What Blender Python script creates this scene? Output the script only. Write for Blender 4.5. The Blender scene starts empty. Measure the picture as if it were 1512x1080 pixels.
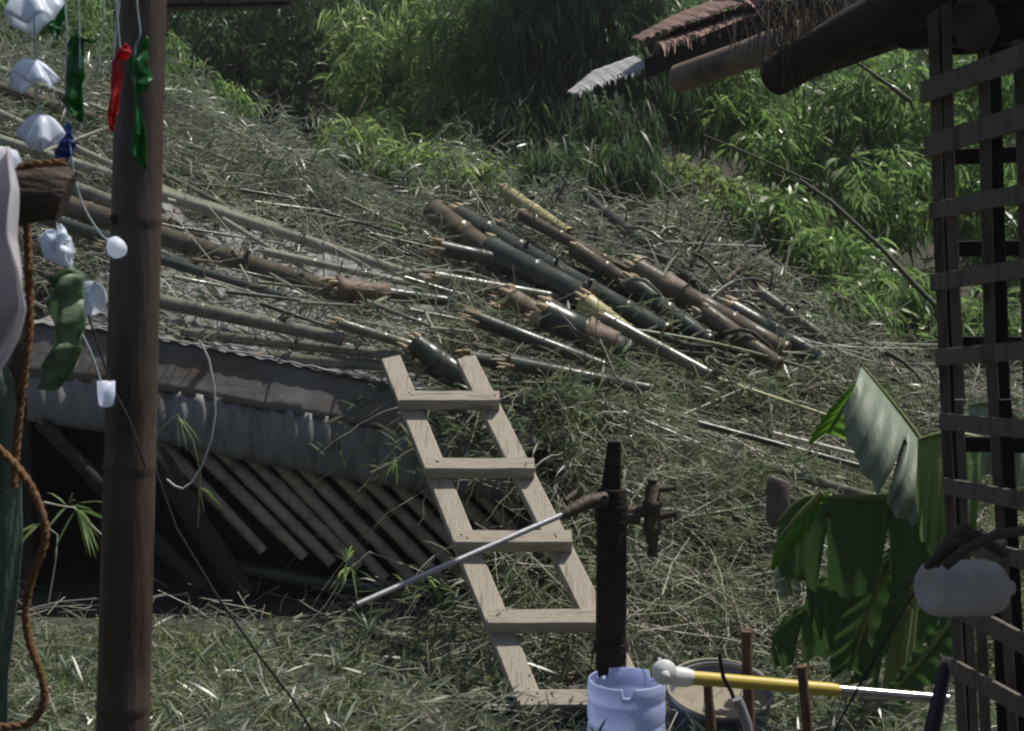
import bpy, math, random
import numpy as np
from mathutils import Vector, Matrix, noise

random.seed(7)
RNG = np.random.default_rng(11)
SC = bpy.context.scene
COL = SC.collection
R = math.radians

# ------------------------------------------------------------------ camera
F = 1900.0
PITCH = R(3.3)
CZ = 1.6
cam = bpy.data.cameras.new("camera")
cam.sensor_width = 36.0
cam.lens = F / 1512.0 * 36.0
cam.clip_start = 0.05
cam.clip_end = 300.0
cam.dof.use_dof = True
cam.dof.focus_distance = 6.4
cam.dof.aperture_fstop = 11.0
camo = bpy.data.objects.new("camera", cam)
camo.location = (0, 0, CZ)
camo.rotation_euler = (math.pi / 2 - PITCH, 0, 0)
COL.objects.link(camo)
SC.camera = camo

# ------------------------------------------------------------------ sky and sun
SUN_EL, SUN_AZ = R(65), R(66)          # azimuth measured from +Y (view direction) towards +X
sun_dir = Vector((math.sin(SUN_AZ) * math.cos(SUN_EL), math.cos(SUN_AZ) * math.cos(SUN_EL), math.sin(SUN_EL)))
w = bpy.data.worlds.new("World")
SC.world = w
w.use_nodes = True
nt = w.node_tree
bg = nt.nodes["Background"]
sky = nt.nodes.new("ShaderNodeTexSky")
sky.sky_type = 'NISHITA'
sky.sun_disc = False
sky.sun_elevation = SUN_EL
sky.sun_rotation = SUN_AZ
sky.dust_density = 2.0
nt.links.new(sky.outputs[0], bg.inputs[0])
bg.inputs[1].default_value = 0.07
sl = bpy.data.lights.new("sun", 'SUN')
sl.energy = 5.0
sl.angle = R(0.6)
sl.color = (1.0, 0.955, 0.87)
so = bpy.data.objects.new("sun", sl)
so.rotation_euler = (-sun_dir).to_track_quat('-Z', 'Y').to_euler()
so.location = (5, 5, 20)
COL.objects.link(so)
SC.view_settings.view_transform = 'Standard'
SC.view_settings.look = 'None'
SC.view_settings.gamma = 1.0
SC.view_settings.exposure = -0.08
SC.cycles.max_bounces = 6
SC.cycles.transparent_max_bounces = 6
SC.cycles.filter_width = 2.2
SC.cycles.volume_bounces = 0

# ------------------------------------------------------------------ pixel helper
cp, sp = math.cos(PITCH), math.sin(PITCH)


def P(px, py, D):
    u = (px - 756) / F
    v = (540 - py) / F
    t = D / (cp + v * sp)
    return Vector((t * u, D, CZ + t * (-sp + v * cp)))


def zat(py, D):
    v = (540 - py) / F
    return CZ + D / (cp + v * sp) * (-sp + v * cp)


def NP(px, py, D):
    u = (px - 756) / F
    v = (540 - py) / F
    t = D / (cp + v * sp)
    return np.stack([t * u, D, CZ + t * (-sp + v * cp)], -1)


def pxs(n, D):
    """metres spanned by n photo pixels at depth D"""
    return n / F * D


# ------------------------------------------------------------------ materials
def mat(name, c1, c2=None, rough=0.7, scale=8, stretch=(1, 1, 1), bump=0.3, spec=0.4, trans=0.0, island=False,
        detail=5, metal=0.0, c3=None, alpha=None, bscale=None):
    m = bpy.data.materials.new(name)
    m.use_nodes = True
    n = m.node_tree
    L = n.links
    b = n.nodes["Principled BSDF"]
    b.inputs["Roughness"].default_value = rough
    b.inputs["Specular IOR Level"].default_value = spec
    b.inputs["Metallic"].default_value = metal
    c2 = c2 or c1
    ramp = n.nodes.new("ShaderNodeValToRGB")
    ramp.color_ramp.elements[0].color = (*c1, 1)
    ramp.color_ramp.elements[1].color = (*c2, 1)
    if island:
        g = n.nodes.new("ShaderNodeNewGeometry")
        L.new(g.outputs["Random Per Island"], ramp.inputs[0])
        if c3:
            e = ramp.color_ramp.elements.new(0.5)
            e.color = (*c2, 1)
            ramp.color_ramp.elements[2].color = (*c3, 1)
    else:
        tc = n.nodes.new("ShaderNodeTexCoord")
        mp = n.nodes.new("ShaderNodeMapping")
        mp.inputs["Scale"].default_value = stretch
        L.new(tc.outputs["Object"], mp.inputs[0])
        no = n.nodes.new("ShaderNodeTexNoise")
        no.inputs["Scale"].default_value = scale
        no.inputs["Detail"].default_value = detail
        no.inputs["Roughness"].default_value = 0.65
        L.new(mp.outputs[0], no.inputs["Vector"])
        ramp.color_ramp.elements[0].position = 0.32
        ramp.color_ramp.elements[1].position = 0.68
        if c3:
            e = ramp.color_ramp.elements.new(0.5)
            e.color = (*c2, 1)
            ramp.color_ramp.elements[2].color = (*c3, 1)
        L.new(no.outputs[0], ramp.inputs[0])
        if bump:
            bp = n.nodes.new("ShaderNodeBump")
            bp.inputs["Strength"].default_value = bump
            bp.inputs["Distance"].default_value = 0.01
            no2 = n.nodes.new("ShaderNodeTexNoise")
            no2.inputs["Scale"].default_value = bscale or scale * 4
            no2.inputs["Detail"].default_value = 6
            L.new(mp.outputs[0], no2.inputs["Vector"])
            L.new(no2.outputs[0], bp.inputs["Height"])
            L.new(bp.outputs[0], b.inputs["Normal"])
    L.new(ramp.outputs[0], b.inputs["Base Color"])
    if trans:
        tr = n.nodes.new("ShaderNodeBsdfTranslucent")
        mix = n.nodes.new("ShaderNodeMixShader")
        hs = n.nodes.new("ShaderNodeHueSaturation")
        hs.inputs["Value"].default_value = 2.0
        hs.inputs["Saturation"].default_value = 1.1
        L.new(ramp.outputs[0], hs.inputs["Color"])
        L.new(hs.outputs[0], tr.inputs["Color"])
        mix.inputs[0].default_value = trans
        L.new(b.outputs[0], mix.inputs[1])
        L.new(tr.outputs[0], mix.inputs[2])
        out = n.nodes["Material Output"]
        L.new(mix.outputs[0], out.inputs[0])
    return m


M = {}
M['soil'] = mat('soil', (.02, .018, .013), (.05, .045, .034), .95, 3, bump=.8, c3=(.03, .035, .02))
M['dark_soil'] = mat('dark_soil', (.02, .018, .012), (.05, .045, .03), .95, 3, bump=.6)
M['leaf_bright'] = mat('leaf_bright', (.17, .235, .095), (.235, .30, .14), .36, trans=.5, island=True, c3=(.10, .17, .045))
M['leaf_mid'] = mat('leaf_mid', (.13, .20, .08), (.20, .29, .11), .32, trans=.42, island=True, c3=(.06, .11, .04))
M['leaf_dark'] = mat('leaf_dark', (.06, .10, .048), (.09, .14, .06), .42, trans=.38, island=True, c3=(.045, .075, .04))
M['leaf_yellow'] = mat('leaf_yellow', (.13, .19, .07), (.22, .25, .12), .5, trans=.4, island=True, c3=(.12, .2, .04))
M['wilt'] = mat('wilted_leaf', (.075, .10, .065), (.24, .275, .21), .36, trans=.25, spec=.6, island=True, c3=(.12, .14, .10))
M['wilt_green'] = mat('wilted_green_leaf', (.085, .125, .065), (.17, .205, .125), .42, trans=.3, island=True, c3=(.11, .125, .08))
M['straw'] = mat('dry_straw', (.36, .345, .27), (.56, .54, .46), .42, trans=.15, island=True, c3=(.18, .16, .12))  # straw tone, brightened to carry the sunlit highlights
M['twig'] = mat('dry_twig', (.10, .085, .065), (.36, .34, .28), .55, island=True, c3=(.06, .05, .04))
M['grass'] = mat('grass_blade', (.08, .12, .05), (.16, .2, .10), .5, trans=.35, island=True, c3=(.18, .19, .10))
M['culm_pale'] = mat('pale_bamboo', (.17, .18, .13), (.32, .32, .25), .24, 5, (1, 1, 1), .25, .6, c3=(.14, .15, .09))
M['culm_grey'] = mat('grey_bamboo', (.10, .105, .075), (.20, .20, .15), .25, 6, bump=.3, spec=.6, c3=(.08, .08, .055))
M['culm_dark'] = mat('dark_green_bamboo', (.026, .036, .028), (.055, .066, .052), .34, 6, bump=.25, spec=.5, c3=(.08, .082, .062))
M['culm_brown'] = mat('brown_bamboo', (.065, .052, .036), (.13, .105, .07), .32, 7, bump=.3, c3=(.05, .045, .035))
M['culm_yellow'] = mat('yellow_bamboo', (.32, .28, .13), (.42, .38, .2), .45, 7, bump=.2, c3=(.22, .2, .1))
M['culm_green'] = mat('green_bamboo_shoot', (.12, .17, .08), (.2, .24, .13), .4, 7, bump=.2)
M['cut'] = mat('fresh_cut_bamboo', (.30, .225, .14), (.44, .36, .25), .8, 20, bump=.4)
M['sheath'] = mat('bamboo_sheath', (.10, .068, .048), (.165, .115, .08), .6, 12, bump=.4, c3=(.09, .06, .045))
M['post'] = mat('weathered_brown_bamboo', (.045, .034, .029), (.085, .06, .05), .42, 3, (6, 6, .8), .3, .45, c3=(.026, .018, .014))
M['lath'] = mat('split_bamboo_lath', (.095, .078, .064), (.18, .15, .125), .6, 3, (5, 5, 1), .5, c3=(.06, .046, .037))
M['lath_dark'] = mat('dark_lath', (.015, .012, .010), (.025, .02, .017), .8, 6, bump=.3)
M['slat'] = mat('shed_bamboo_slat', (.28, .22, .165), (.42, .34, .26), .6, 6, bump=.3, c3=(.18, .14, .105))
M['ladder'] = mat('sawn_timber', (.33, .295, .245), (.42, .375, .31), .75, 3, (16, 1.6, 1.6), .5, .2, c3=(.24, .21, .17))
M['ladder_rung'] = mat('sawn_timber_rung', (.32, .285, .235), (.41, .365, .305), .75, 3, (1.6, 16, 16), .5, .2, c3=(.22, .19, .155))
M['log'] = mat('weathered_log', (.035, .026, .02), (.07, .052, .04), .85, 6, (1, 5, 5), .9, c3=(.10, .08, .065))
M['rafter'] = mat('rafter_bamboo', (.15, .115, .085), (.23, .175, .13), .5, 5, bump=.3, c3=(.06, .045, .035))
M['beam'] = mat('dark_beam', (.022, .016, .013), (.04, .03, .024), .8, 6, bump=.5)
M['rust'] = mat('rusty_tin', (.17, .095, .075), (.27, .17, .14), .6, 10, bump=.4, metal=.2, c3=(.12, .075, .06))
M['rust_bright'] = mat('galvanised_tin', (.30, .30, .32), (.42, .42, .44), .6, 14, bump=.2, c3=(.26, .17, .14), metal=.1)
M['zinc'] = mat('shed_zinc', (.14, .145, .145), (.23, .235, .24), .7, 2.6, (2.5, 1, .8), bump=.3, metal=.1, c3=(.10, .085, .075))
M['log_dark'] = mat('dark_grey_log', (.014, .013, .011), (.032, .03, .026), .9, 5, (5, 5, 1), .9, c3=(.02, .019, .016))
M['zinc_rust'] = mat('shed_rusty_zinc', (.21, .21, .20), (.15, .14, .13), .7, 2.8, (1, 1, 2.2), bump=.3, metal=.05, c3=(.14, .08, .055))
M['pump'] = mat('pump_iron', (.012, .009, .008), (.028, .02, .017), .75, 12, bump=.6, c3=(.05, .03, .022), spec=.2)
M['brass'] = mat('old_brass', (.05, .035, .025), (.10, .07, .05), .6, 14, bump=.5)
M['steel'] = mat('steel_rod', (.33, .33, .36), (.42, .42, .45), .5, 14, bump=.15, metal=.5)
M['chrome'] = mat('polished_tube', (.45, .44, .45), (.6, .58, .6), .25, 8, bump=.03, metal=.9)
M['yellow'] = mat('yellow_grip', (.55, .42, .07), (.62, .48, .10), .42, 10, bump=.05)
M['white_plastic'] = mat('white_plastic', (.68, .69, .70), (.76, .77, .78), .35, 6, bump=.1, trans=.15)
M['petal'] = mat('white_petal_plastic', (.62, .66, .74), (.74, .78, .84), .4, 10, bump=.3, trans=.35)
M['blue_plastic'] = mat('pale_blue_plastic', (.48, .52, .68), (.58, .62, .76), .38, 6, bump=.1, trans=.4, spec=.5)
M['bucket'] = mat('slate_blue_bucket', (.10, .11, .17), (.15, .16, .23), .45, 6, bump=.1)
M['mud'] = mat('dried_cement', (.25, .22, .17), (.34, .30, .235), .9, 8, bump=.5)
M['black_rubber'] = mat('black_rubber', (.012, .014, .013), (.025, .027, .025), .6, 8, bump=.2)
M['stake'] = mat('stake_wood', (.09, .05, .03), (.15, .09, .06), .75, 12, (3, 3, 1), .4)
M['rope'] = mat('brown_rope', (.12, .06, .025), (.19, .10, .045), .85, 30, bump=.6, c3=(.07, .04, .02))
M['cloth'] = mat('lavender_white_cloth', (.50, .49, .53), (.58, .57, .61), .85, 5, bump=.15, trans=.3)
M['net'] = mat('green_net_cloth', (.09, .14, .115), (.15, .21, .175), .8, 40, (1, 1, .15), .6, trans=.25)
M['string'] = mat('pale_string', (.30, .38, .42), (.42, .50, .54), .7, 30, bump=.2)
M['green_film'] = mat('green_film', (.015, .13, .035), (.03, .20, .05), .35, 14, bump=.4, trans=.4)
M['sage_film'] = mat('sage_film', (.16, .23, .15), (.23, .31, .21), .4, 14, bump=.4, trans=.4)
M['red_film'] = mat('red_film', (.42, .015, .02), (.55, .03, .03), .4, 14, bump=.4, trans=.35)
M['blue_film'] = mat('blue_film', (.02, .06, .25), (.04, .10, .34), .4, 14, bump=.4, trans=.3)
M['banana'] = mat('banana_leaf', (.11, .17, .065), (.15, .22, .085), .42, 5, (1, 1, 6), bump=.3, trans=.28, spec=.35)
M['banana_bright'] = mat('backlit_banana_leaf', (.08, .17, .03), (.11, .21, .035), .42, 5, (1, 1, 6), bump=.3, trans=.5, spec=.35)  # lit copy: backlight put into a brighter, more translucent leaf
M['banana_dark'] = mat('shaded_banana_leaf', (.04, .08, .028), (.06, .105, .038), .5, 5, (6, 1, 1), bump=.3, trans=.28, spec=.3)  # shaded copy: leaf colour darkened for the shade it hangs in
M['banana_pale'] = mat('banana_leaf_underside', (.20, .25, .19), (.27, .32, .25), .5, 5, (6, 1, 1), bump=.3, trans=.10)
M['rib'] = mat('banana_midrib', (.13, .17, .05), (.2, .24, .09), .45, 8, bump=.1)
M['banana_dry'] = mat('dry_banana_leaf', (.14, .11, .07), (.24, .2, .13), .8, 8, bump=.4, trans=.2)
M['jug'] = mat('milky_jug_plastic', (.48, .47, .47), (.58, .57, .57), .4, 4, bump=.08, trans=.3)
M['wire'] = mat('black_wire', (.012, .012, .012), (.02, .02, .02), .6, 8, bump=0)
M['wire_white'] = mat('white_wire', (.4, .42, .42), (.5, .5, .5), .5, 8, bump=0)
M['thatch'] = mat('thatch_strand', (.10, .075, .055), (.20, .155, .12), .8, island=True, c3=(.06, .045, .035))
M['navy'] = mat('navy_cloth', (.025, .027, .045), (.045, .05, .08), .8, 10, bump=.3)
M['rag'] = mat('grey_brown_rag', (.06, .048, .04), (.11, .09, .078), .9, 10, bump=.5)
M['stem'] = mat('dark_stem', (.03, .03, .018), (.06, .055, .03), .7, 10, bump=.3)
M['tin_old'] = mat('old_tin', (.08, .06, .055), (.13, .10, .09), .6, 9, bump=.3)


# ------------------------------------------------------------------ mesh builder
class MB:
    def __init__(s):
        s.v, s.f, s.m, s.sm = [], [], [], []

    def add(s, vs, fs, mi=0, smooth=False):
        o = len(s.v)
        s.v += [tuple(p) for p in vs]
        s.f += [tuple(i + o for i in f) for f in fs]
        s.m += [mi] * len(fs)
        s.sm += [smooth] * len(fs)

    def tube(s, pts, rad, seg=10, caps=True, mi=0, capmi=None, rf=None, hollow=False):
        pts = [Vector(p) for p in pts]
        n = len(pts)
        if not hasattr(rad, '__len__'):
            rad = [rad] * n
        T = []
        for i in range(n):
            a = pts[max(0, i - 1)]
            b = pts[min(n - 1, i + 1)]
            d = (b - a)
            T.append(d.normalized() if d.length > 1e-9 else Vector((0, 0, 1)))
        up = Vector((0, 0, 1)) if abs(T[0].z) < .9 else Vector((0, 1, 0))
        x = T[0].cross(up).normalized()
        vs = []
        for i in range(n):
            x = (x - T[i] * x.dot(T[i])).normalized()
            y = T[i].cross(x)
            for k in range(seg):
                a = 2 * math.pi * k / seg
                r = rad[i] * (rf(i, a) if rf else 1)
                vs.append(pts[i] + (x * math.cos(a) + y * math.sin(a)) * r)
        fs = []
        for i in range(n - 1):
            for k in range(seg):
                k2 = (k + 1) % seg
                fs.append((i * seg + k, i * seg + k2, (i + 1) * seg + k2, (i + 1) * seg + k))
        s.add(vs, fs, mi, True)
        if caps:
            cm = mi if capmi is None else capmi
            for i, e in ((0, 0), (n - 1, 1)):
                ring = [vs[i * seg + k] for k in range(seg)]
                if hollow:
                    c = pts[i]
                    inn = [c + (p - c) * .72 for p in ring]
                    dep = T[i] * (rad[i] * 1.3) * (1 if e == 0 else -1)
                    deep = [p + dep for p in inn]
                    s.add(ring + inn, [(k, (k + 1) % seg, seg + (k + 1) % seg, seg + k) for k in range(seg)], cm)
                    s.add(inn + deep, [(k, (k + 1) % seg, seg + (k + 1) % seg, seg + k) for k in range(seg)], cm)
                    s.add(deep, [tuple(range(seg))], cm)
                else:
                    s.add(ring, [tuple(range(seg))], cm)

    def bar(s, p0, p1, wdir, width, thick, mi=0, taper=1.0, bev=0.0):
        """rectangular bar from p0 to p1; wdir = direction of the width"""
        p0, p1 = Vector(p0), Vector(p1)
        t = (p1 - p0).normalized()
        wd = Vector(wdir)
        wd = (wd - t * wd.dot(t)).normalized()
        nd = t.cross(wd).normalized()
        b = bev or min(width, thick) * .12
        prof = []
        W, H = width / 2, thick / 2
        for (sx, sy) in ((1, 1), (-1, 1), (-1, -1), (1, -1)):
            a = (sx * (W - b), sy * H)
            c = (sx * W, sy * (H - b))
            prof += [c, a] if sx * sy > 0 else [a, c]
        vs = []
        nseg = 5
        for i in range(nseg + 1):
            q = i / nseg
            k = 1 + (taper - 1) * q
            c = p0.lerp(p1, q)
            if 0 < i < nseg:
                c = c + wd * random.uniform(-1, 1) * width * .02 + nd * random.uniform(-1, 1) * thick * .03
            vs += [c + wd * a * k + nd * bb * k for a, bb in prof]
        fs = []
        for i in range(nseg):
            for k in range(8):
                k2 = (k + 1) % 8
                fs.append((i * 8 + k, i * 8 + k2, (i + 1) * 8 + k2, (i + 1) * 8 + k))
        fs.append(tuple(range(7, -1, -1)))
        fs.append(tuple(nseg * 8 + k for k in range(8)))
        s.add(vs, fs, mi)

    def grid(s, fn, nu, nv, mi=0, smooth=True):
        vs = [fn(i / nu, j / nv) for j in range(nv + 1) for i in range(nu + 1)]
        fs = [(j * (nu + 1) + i, j * (nu + 1) + i + 1, (j + 1) * (nu + 1) + i + 1, (j + 1) * (nu + 1) + i)
              for j in range(nv) for i in range(nu)]
        s.add(vs, fs, mi, smooth)

    def lathe(s, c, prof, seg=32, mi=0, ax=Vector((0, 0, 1)), caps=(False, False)):
        ax = ax.normalized()
        x = ax.orthogonal().normalized()
        y = ax.cross(x)
        vs = []
        for r, h in prof:
            for k in range(seg):
                a = 2 * math.pi * k / seg
                vs.append(Vector(c) + ax * h + (x * math.cos(a) + y * math.sin(a)) * r)
        fs = []
        for i in range(len(prof) - 1):
            for k in range(seg):
                k2 = (k + 1) % seg
                fs.append((i * seg + k, i * seg + k2, (i + 1) * seg + k2, (i + 1) * seg + k))
        s.add(vs, fs, mi, True)
        if caps[0]:
            s.add(vs[:seg], [tuple(range(seg))], mi)
        if caps[1]:
            s.add(vs[-seg:], [tuple(range(seg))], mi)

    def build(s, name, mats, parent=None, origin=None, thick=0.0, subsurf=0):
        me = bpy.data.meshes.new(name)
        o0 = Vector((0, 0, 0))
        if parent is not None:
            o0 = Vector(parent.get('_o', (0, 0, 0)))
        elif origin is not None:
            o0 = Vector(origin)
        me.from_pydata([(a - o0.x, b - o0.y, c - o0.z) for a, b, c in s.v], [], s.f)
        for m in (mats if isinstance(mats, (list, tuple)) else [mats]):
            me.materials.append(M[m])
        me.polygons.foreach_set('material_index', s.m)
        me.polygons.foreach_set('use_smooth', s.sm)
        me.update()
        o = bpy.data.objects.new(name, me)
        COL.objects.link(o)
        if parent is not None:
            o.parent = parent
            o['_o'] = tuple(o0)
        else:
            o.location = o0
            o['_o'] = tuple(o0)
        if thick:
            md = o.modifiers.new("solid", 'SOLIDIFY')
            md.thickness = thick
            md.offset = 0
        if subsurf:
            md = o.modifiers.new("sub", 'SUBSURF')
            md.levels = md.render_levels = subsurf
        return o


def tag(o, label=None, cat=None, group=None, kind=None):
    if label: o['label'] = label
    if cat: o['category'] = cat
    if group: o['group'] = group
    if kind: o['kind'] = kind
    return o


def thing(name, label, cat, loc, group=None):
    o = bpy.data.objects.new(name, None)
    COL.objects.link(o)
    o.location = loc
    o['_o'] = tuple(loc)
    return tag(o, label, cat, group)


def npmesh(name, V, Fc, mats, parent=None, midx=None, smooth=False):
    """V (n,3) array, Fc (m,k) array of equal-size faces"""
    o0 = np.array(parent['_o']) if parent is not None else np.zeros(3)
    V = V - o0
    me = bpy.data.meshes.new(name)
    k = Fc.shape[1]
    me.vertices.add(len(V))
    me.vertices.foreach_set('co', V.astype(np.float32).ravel())
    me.loops.add(Fc.size)
    me.loops.foreach_set('vertex_index', Fc.astype(np.int32).ravel())
    me.polygons.add(len(Fc))
    me.polygons.foreach_set('loop_start', np.arange(0, Fc.size, k, dtype=np.int32))
    me.polygons.foreach_set('loop_total', np.full(len(Fc), k, dtype=np.int32))
    for m in (mats if isinstance(mats, (list, tuple)) else [mats]):
        me.materials.append(M[m])
    if midx is not None:
        me.polygons.foreach_set('material_index', midx.astype(np.int32))
    if smooth:
        me.polygons.foreach_set('use_smooth', np.ones(len(Fc), dtype=bool))
    me.update(calc_edges=True)
    o = bpy.data.objects.new(name, me)
    COL.objects.link(o)
    if parent is not None:
        o.parent = parent
        o['_o'] = tuple(o0)
    return o


def norm(a):
    return a / np.maximum(np.linalg.norm(a, axis=-1, keepdims=True), 1e-9)


def leaf_geo(base, d, length, width, droop=0.25):
    """lanceolate leaves, 6 verts / 3 quads-as-tris each -> (V, F)"""
    n = len(base)
    d = norm(d)
    rnd = norm(RNG.normal(size=(n, 3)))
    side = norm(np.cross(d, rnd))
    up = np.cross(side, d)
    L = length[:, None]
    W = width[:, None] * .5
    dn = np.zeros((n, 3))
    dn[:, 2] = -1
    b = base
    m1 = base + d * L * .33
    m2 = base + d * L * .70 + dn * L * droop * .35
    tip = base + d * L + dn * L * droop
    fold = up * W * .5
    V = np.stack([b, m1 + side * W + fold, m1 - side * W + fold, m2 + side * W * .75 + fold * .6,
                  m2 - side * W * .75 + fold * .6, tip], 1).reshape(-1, 3)
    o = (np.arange(n) * 6)[:, None]
    q = np.array([[0, 1, 2, 2], [1, 3, 4, 2], [3, 5, 4, 4]])
    tri = np.array([[0, 1, 2], [1, 3, 2], [3, 4, 2], [3, 5, 4]])
    Fc = (o[:, :, None] + tri[None]).reshape(-1, 3)
    return V, Fc


def stick_geo(p0, p1, r0, r1, sag=None):
    """3-sided sticks with a mid joint: 9 verts"""
    n = len(p0)
    d = norm(p1 - p0)
    rnd = norm(RNG.normal(size=(n, 3)))
    x = norm(np.cross(d, rnd))
    y = np.cross(d, x)
    L = np.linalg.norm(p1 - p0, axis=1, keepdims=True)
    mid = (p0 + p1) / 2 + (x * RNG.normal(size=(n, 1)) + y * RNG.normal(size=(n, 1))) * L * .05
    rings = []
    for c, r in ((p0, r0), (mid, (r0 + r1) / 2), (p1, r1)):
        for a in (0, 2.094, 4.189):
            rings.append(c + (x * math.cos(a) + y * math.sin(a)) * r[:, None])
    V = np.stack(rings, 1).reshape(-1, 3)
    q = []
    for i in (0, 3):
        for k in range(3):
            k2 = (k + 1) % 3
            q.append([i + k, i + k2, i + 3 + k2, i + 3 + k])
    q = np.array(q)
    Fc = ((np.arange(n) * 9)[:, None, None] + q[None]).reshape(-1, 4)
    return V, Fc


# ------------------------------------------------------------------ the sloping debris surface
TX = np.array([-300, -100, 100, 250, 500, 700, 900, 1100, 1300, 1500, 1800], float)
TD = np.array([5.0, 6.0, 6.6, 7.4, 8.3, 9.2, 10.2, 11.5, 13.0], float)
TP = np.array([
    # -300 -100  100  250  500  700  900 1100 1300 1500 1800
    [1028, 1028, 1028, 1028, 1028, 1028, 1035, 1040, 1045, 1045, 1045],
    [930, 930, 930, 930, 930, 915, 850, 850, 880, 900, 900],
    [455, 465, 480, 500, 545, 590, 690, 740, 770, 790, 790],
    [370, 385, 400, 430, 480, 520, 570, 640, 690, 700, 720],
    [260, 290, 320, 360, 420, 460, 500, 560, 600, 630, 650],
    [150, 190, 240, 280, 350, 390, 420, 480, 535, 580, 600],
    [70, 120, 180, 225, 290, 330, 350, 410, 480, 540, 560],
    [20, 70, 140, 190, 265, 290, 305, 350, 450, 505, 520],
    [0, 40, 130, 190, 265, 290, 300, 345, 440, 500, 500]], float)


def surf_py(px, D):
    i = np.clip(np.searchsorted(TX, px) - 1, 0, len(TX) - 2)
    j = np.clip(np.searchsorted(TD, D) - 1, 0, len(TD) - 2)
    a = np.clip((px - TX[i]) / (TX[i + 1] - TX[i]), 0, 1)
    b = np.clip((D - TD[j]) / (TD[j + 1] - TD[j]), 0, 1)
    return (TP[j, i] * (1 - a) + TP[j, i + 1] * a) * (1 - b) + (TP[j + 1, i] * (1 - a) + TP[j + 1, i + 1] * a) * b


def relief(x, y):
    """humps and hollows of the heaped cuttings"""
    r = np.sin(x * 4.1 + 1.3 * np.sin(y * 2.3)) * np.sin(y * 4.7 + 1.1 * np.sin(x * 2.9 + 1)) * .6 \
        + np.sin(x * 9.3 + y * 4.0 + 2) * np.sin(y * 10.1 - x * 3.0) * .3 + np.sin(x * 1.7 + y * 1.2) * .5
    return r * (.12 + .07 * np.clip(x * 2, 0, 1)) * np.clip((y - np.where(x > 0, 5.3, 6.3)) / .9, 0, 1)


def S(px, D):
    q = NP(np.asarray(px, float), surf_py(np.asarray(px, float), np.asarray(D, float)), np.asarray(D, float))
    q[..., 2] += relief(q[..., 0], q[..., 1])
    return q


def ground_z(x, y):
    """terrain height: flat yard in front, void under the shed, mound behind it"""
    Dc = np.clip(y, 2.0, 13.0)
    px = 756 + F * x / np.maximum(y, .5)
    z = NP(px, surf_py(px, np.maximum(Dc, 5.0)), np.maximum(Dc, 5.0))[..., 2] - .05
    z = np.where(y < 5.0, 0.0, np.maximum(z + relief(x, y) - .04, 0.0))
    # under the shed the ground stays flat until the bank starts
    left = np.clip((800 - px) / 60, 0, 1)
    bank = np.clip((y - 8.0) / .9, 0, 1)
    z = z * (1 - left) + z * left * bank
    # far hillside
    far = np.clip((y - 14) / 20, 0, 3)
    z = z + np.where(y > 13, (y - 13) * .05 + far * 6.5, 0)
    return z


xs = np.concatenate([np.linspace(-45, -9, 19)[:-1], np.linspace(-9, 9, 181), np.linspace(9, 45, 19)[1:]])
ys = np.concatenate([np.linspace(-12, 4, 17)[:-1], np.linspace(4, 14, 101), np.linspace(14, 55, 42)[1:]])
X, Y = np.meshgrid(xs, ys)
Z = ground_z(X, Y)
nz = np.array([noise.noise(Vector((a * 2.2, b * 2.2, 0))) * .05 + noise.noise(Vector((a * .6, b * .6, 3))) * .08
               for a, b in zip(X.ravel(), Y.ravel())]).reshape(X.shape)
Z = Z + nz * np.clip((Y - 5.5) / 2, .15, 1)
V = np.stack([X, Y, Z], -1).reshape(-1, 3)
nx = len(xs)
ii = np.arange(len(ys) - 1)[:, None] * nx + np.arange(nx - 1)[None]
Fc = np.stack([ii, ii + 1, ii + nx + 1, ii + nx], -1).reshape(-1, 4)
g = npmesh('ground', V, Fc, 'soil', smooth=True)
tag(g, kind='structure')

# ------------------------------------------------------------------ background vegetation


def spray_leaves(cen, dirs, nleaf, ln, wd, droop, spread=.55):
    """fans of leaves hanging from twig tips"""
    n = len(cen)
    base = np.repeat(cen, nleaf, 0) + RNG.normal(size=(n * nleaf, 3)) * ln * .18
    d = np.repeat(dirs, nleaf, 0) + RNG.normal(size=(n * nleaf, 3)) * spread
    L = RNG.uniform(.65, 1.2, n * nleaf) * ln
    W = RNG.uniform(.7, 1.25, n * nleaf) * wd
    return leaf_geo(base, d, L, W, droop)


def blob_points(px, py, D, rx, ry, rd, n, surf=.55):
    """random spray centres inside an ellipsoid given in pixels (depth radius in metres)"""
    u = norm(RNG.normal(size=(n, 3))) * (RNG.uniform(0, 1, (n, 1)) ** surf)
    # uneven outline
    lob = 1 + .22 * np.sin(u[:, 0] * 7 + px) * np.cos(u[:, 1] * 6 + py)
    u = u * lob[:, None]
    return NP(px + u[:, 0] * rx, py + u[:, 1] * ry, np.maximum(D + u[:, 2] * rd, 3))


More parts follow.
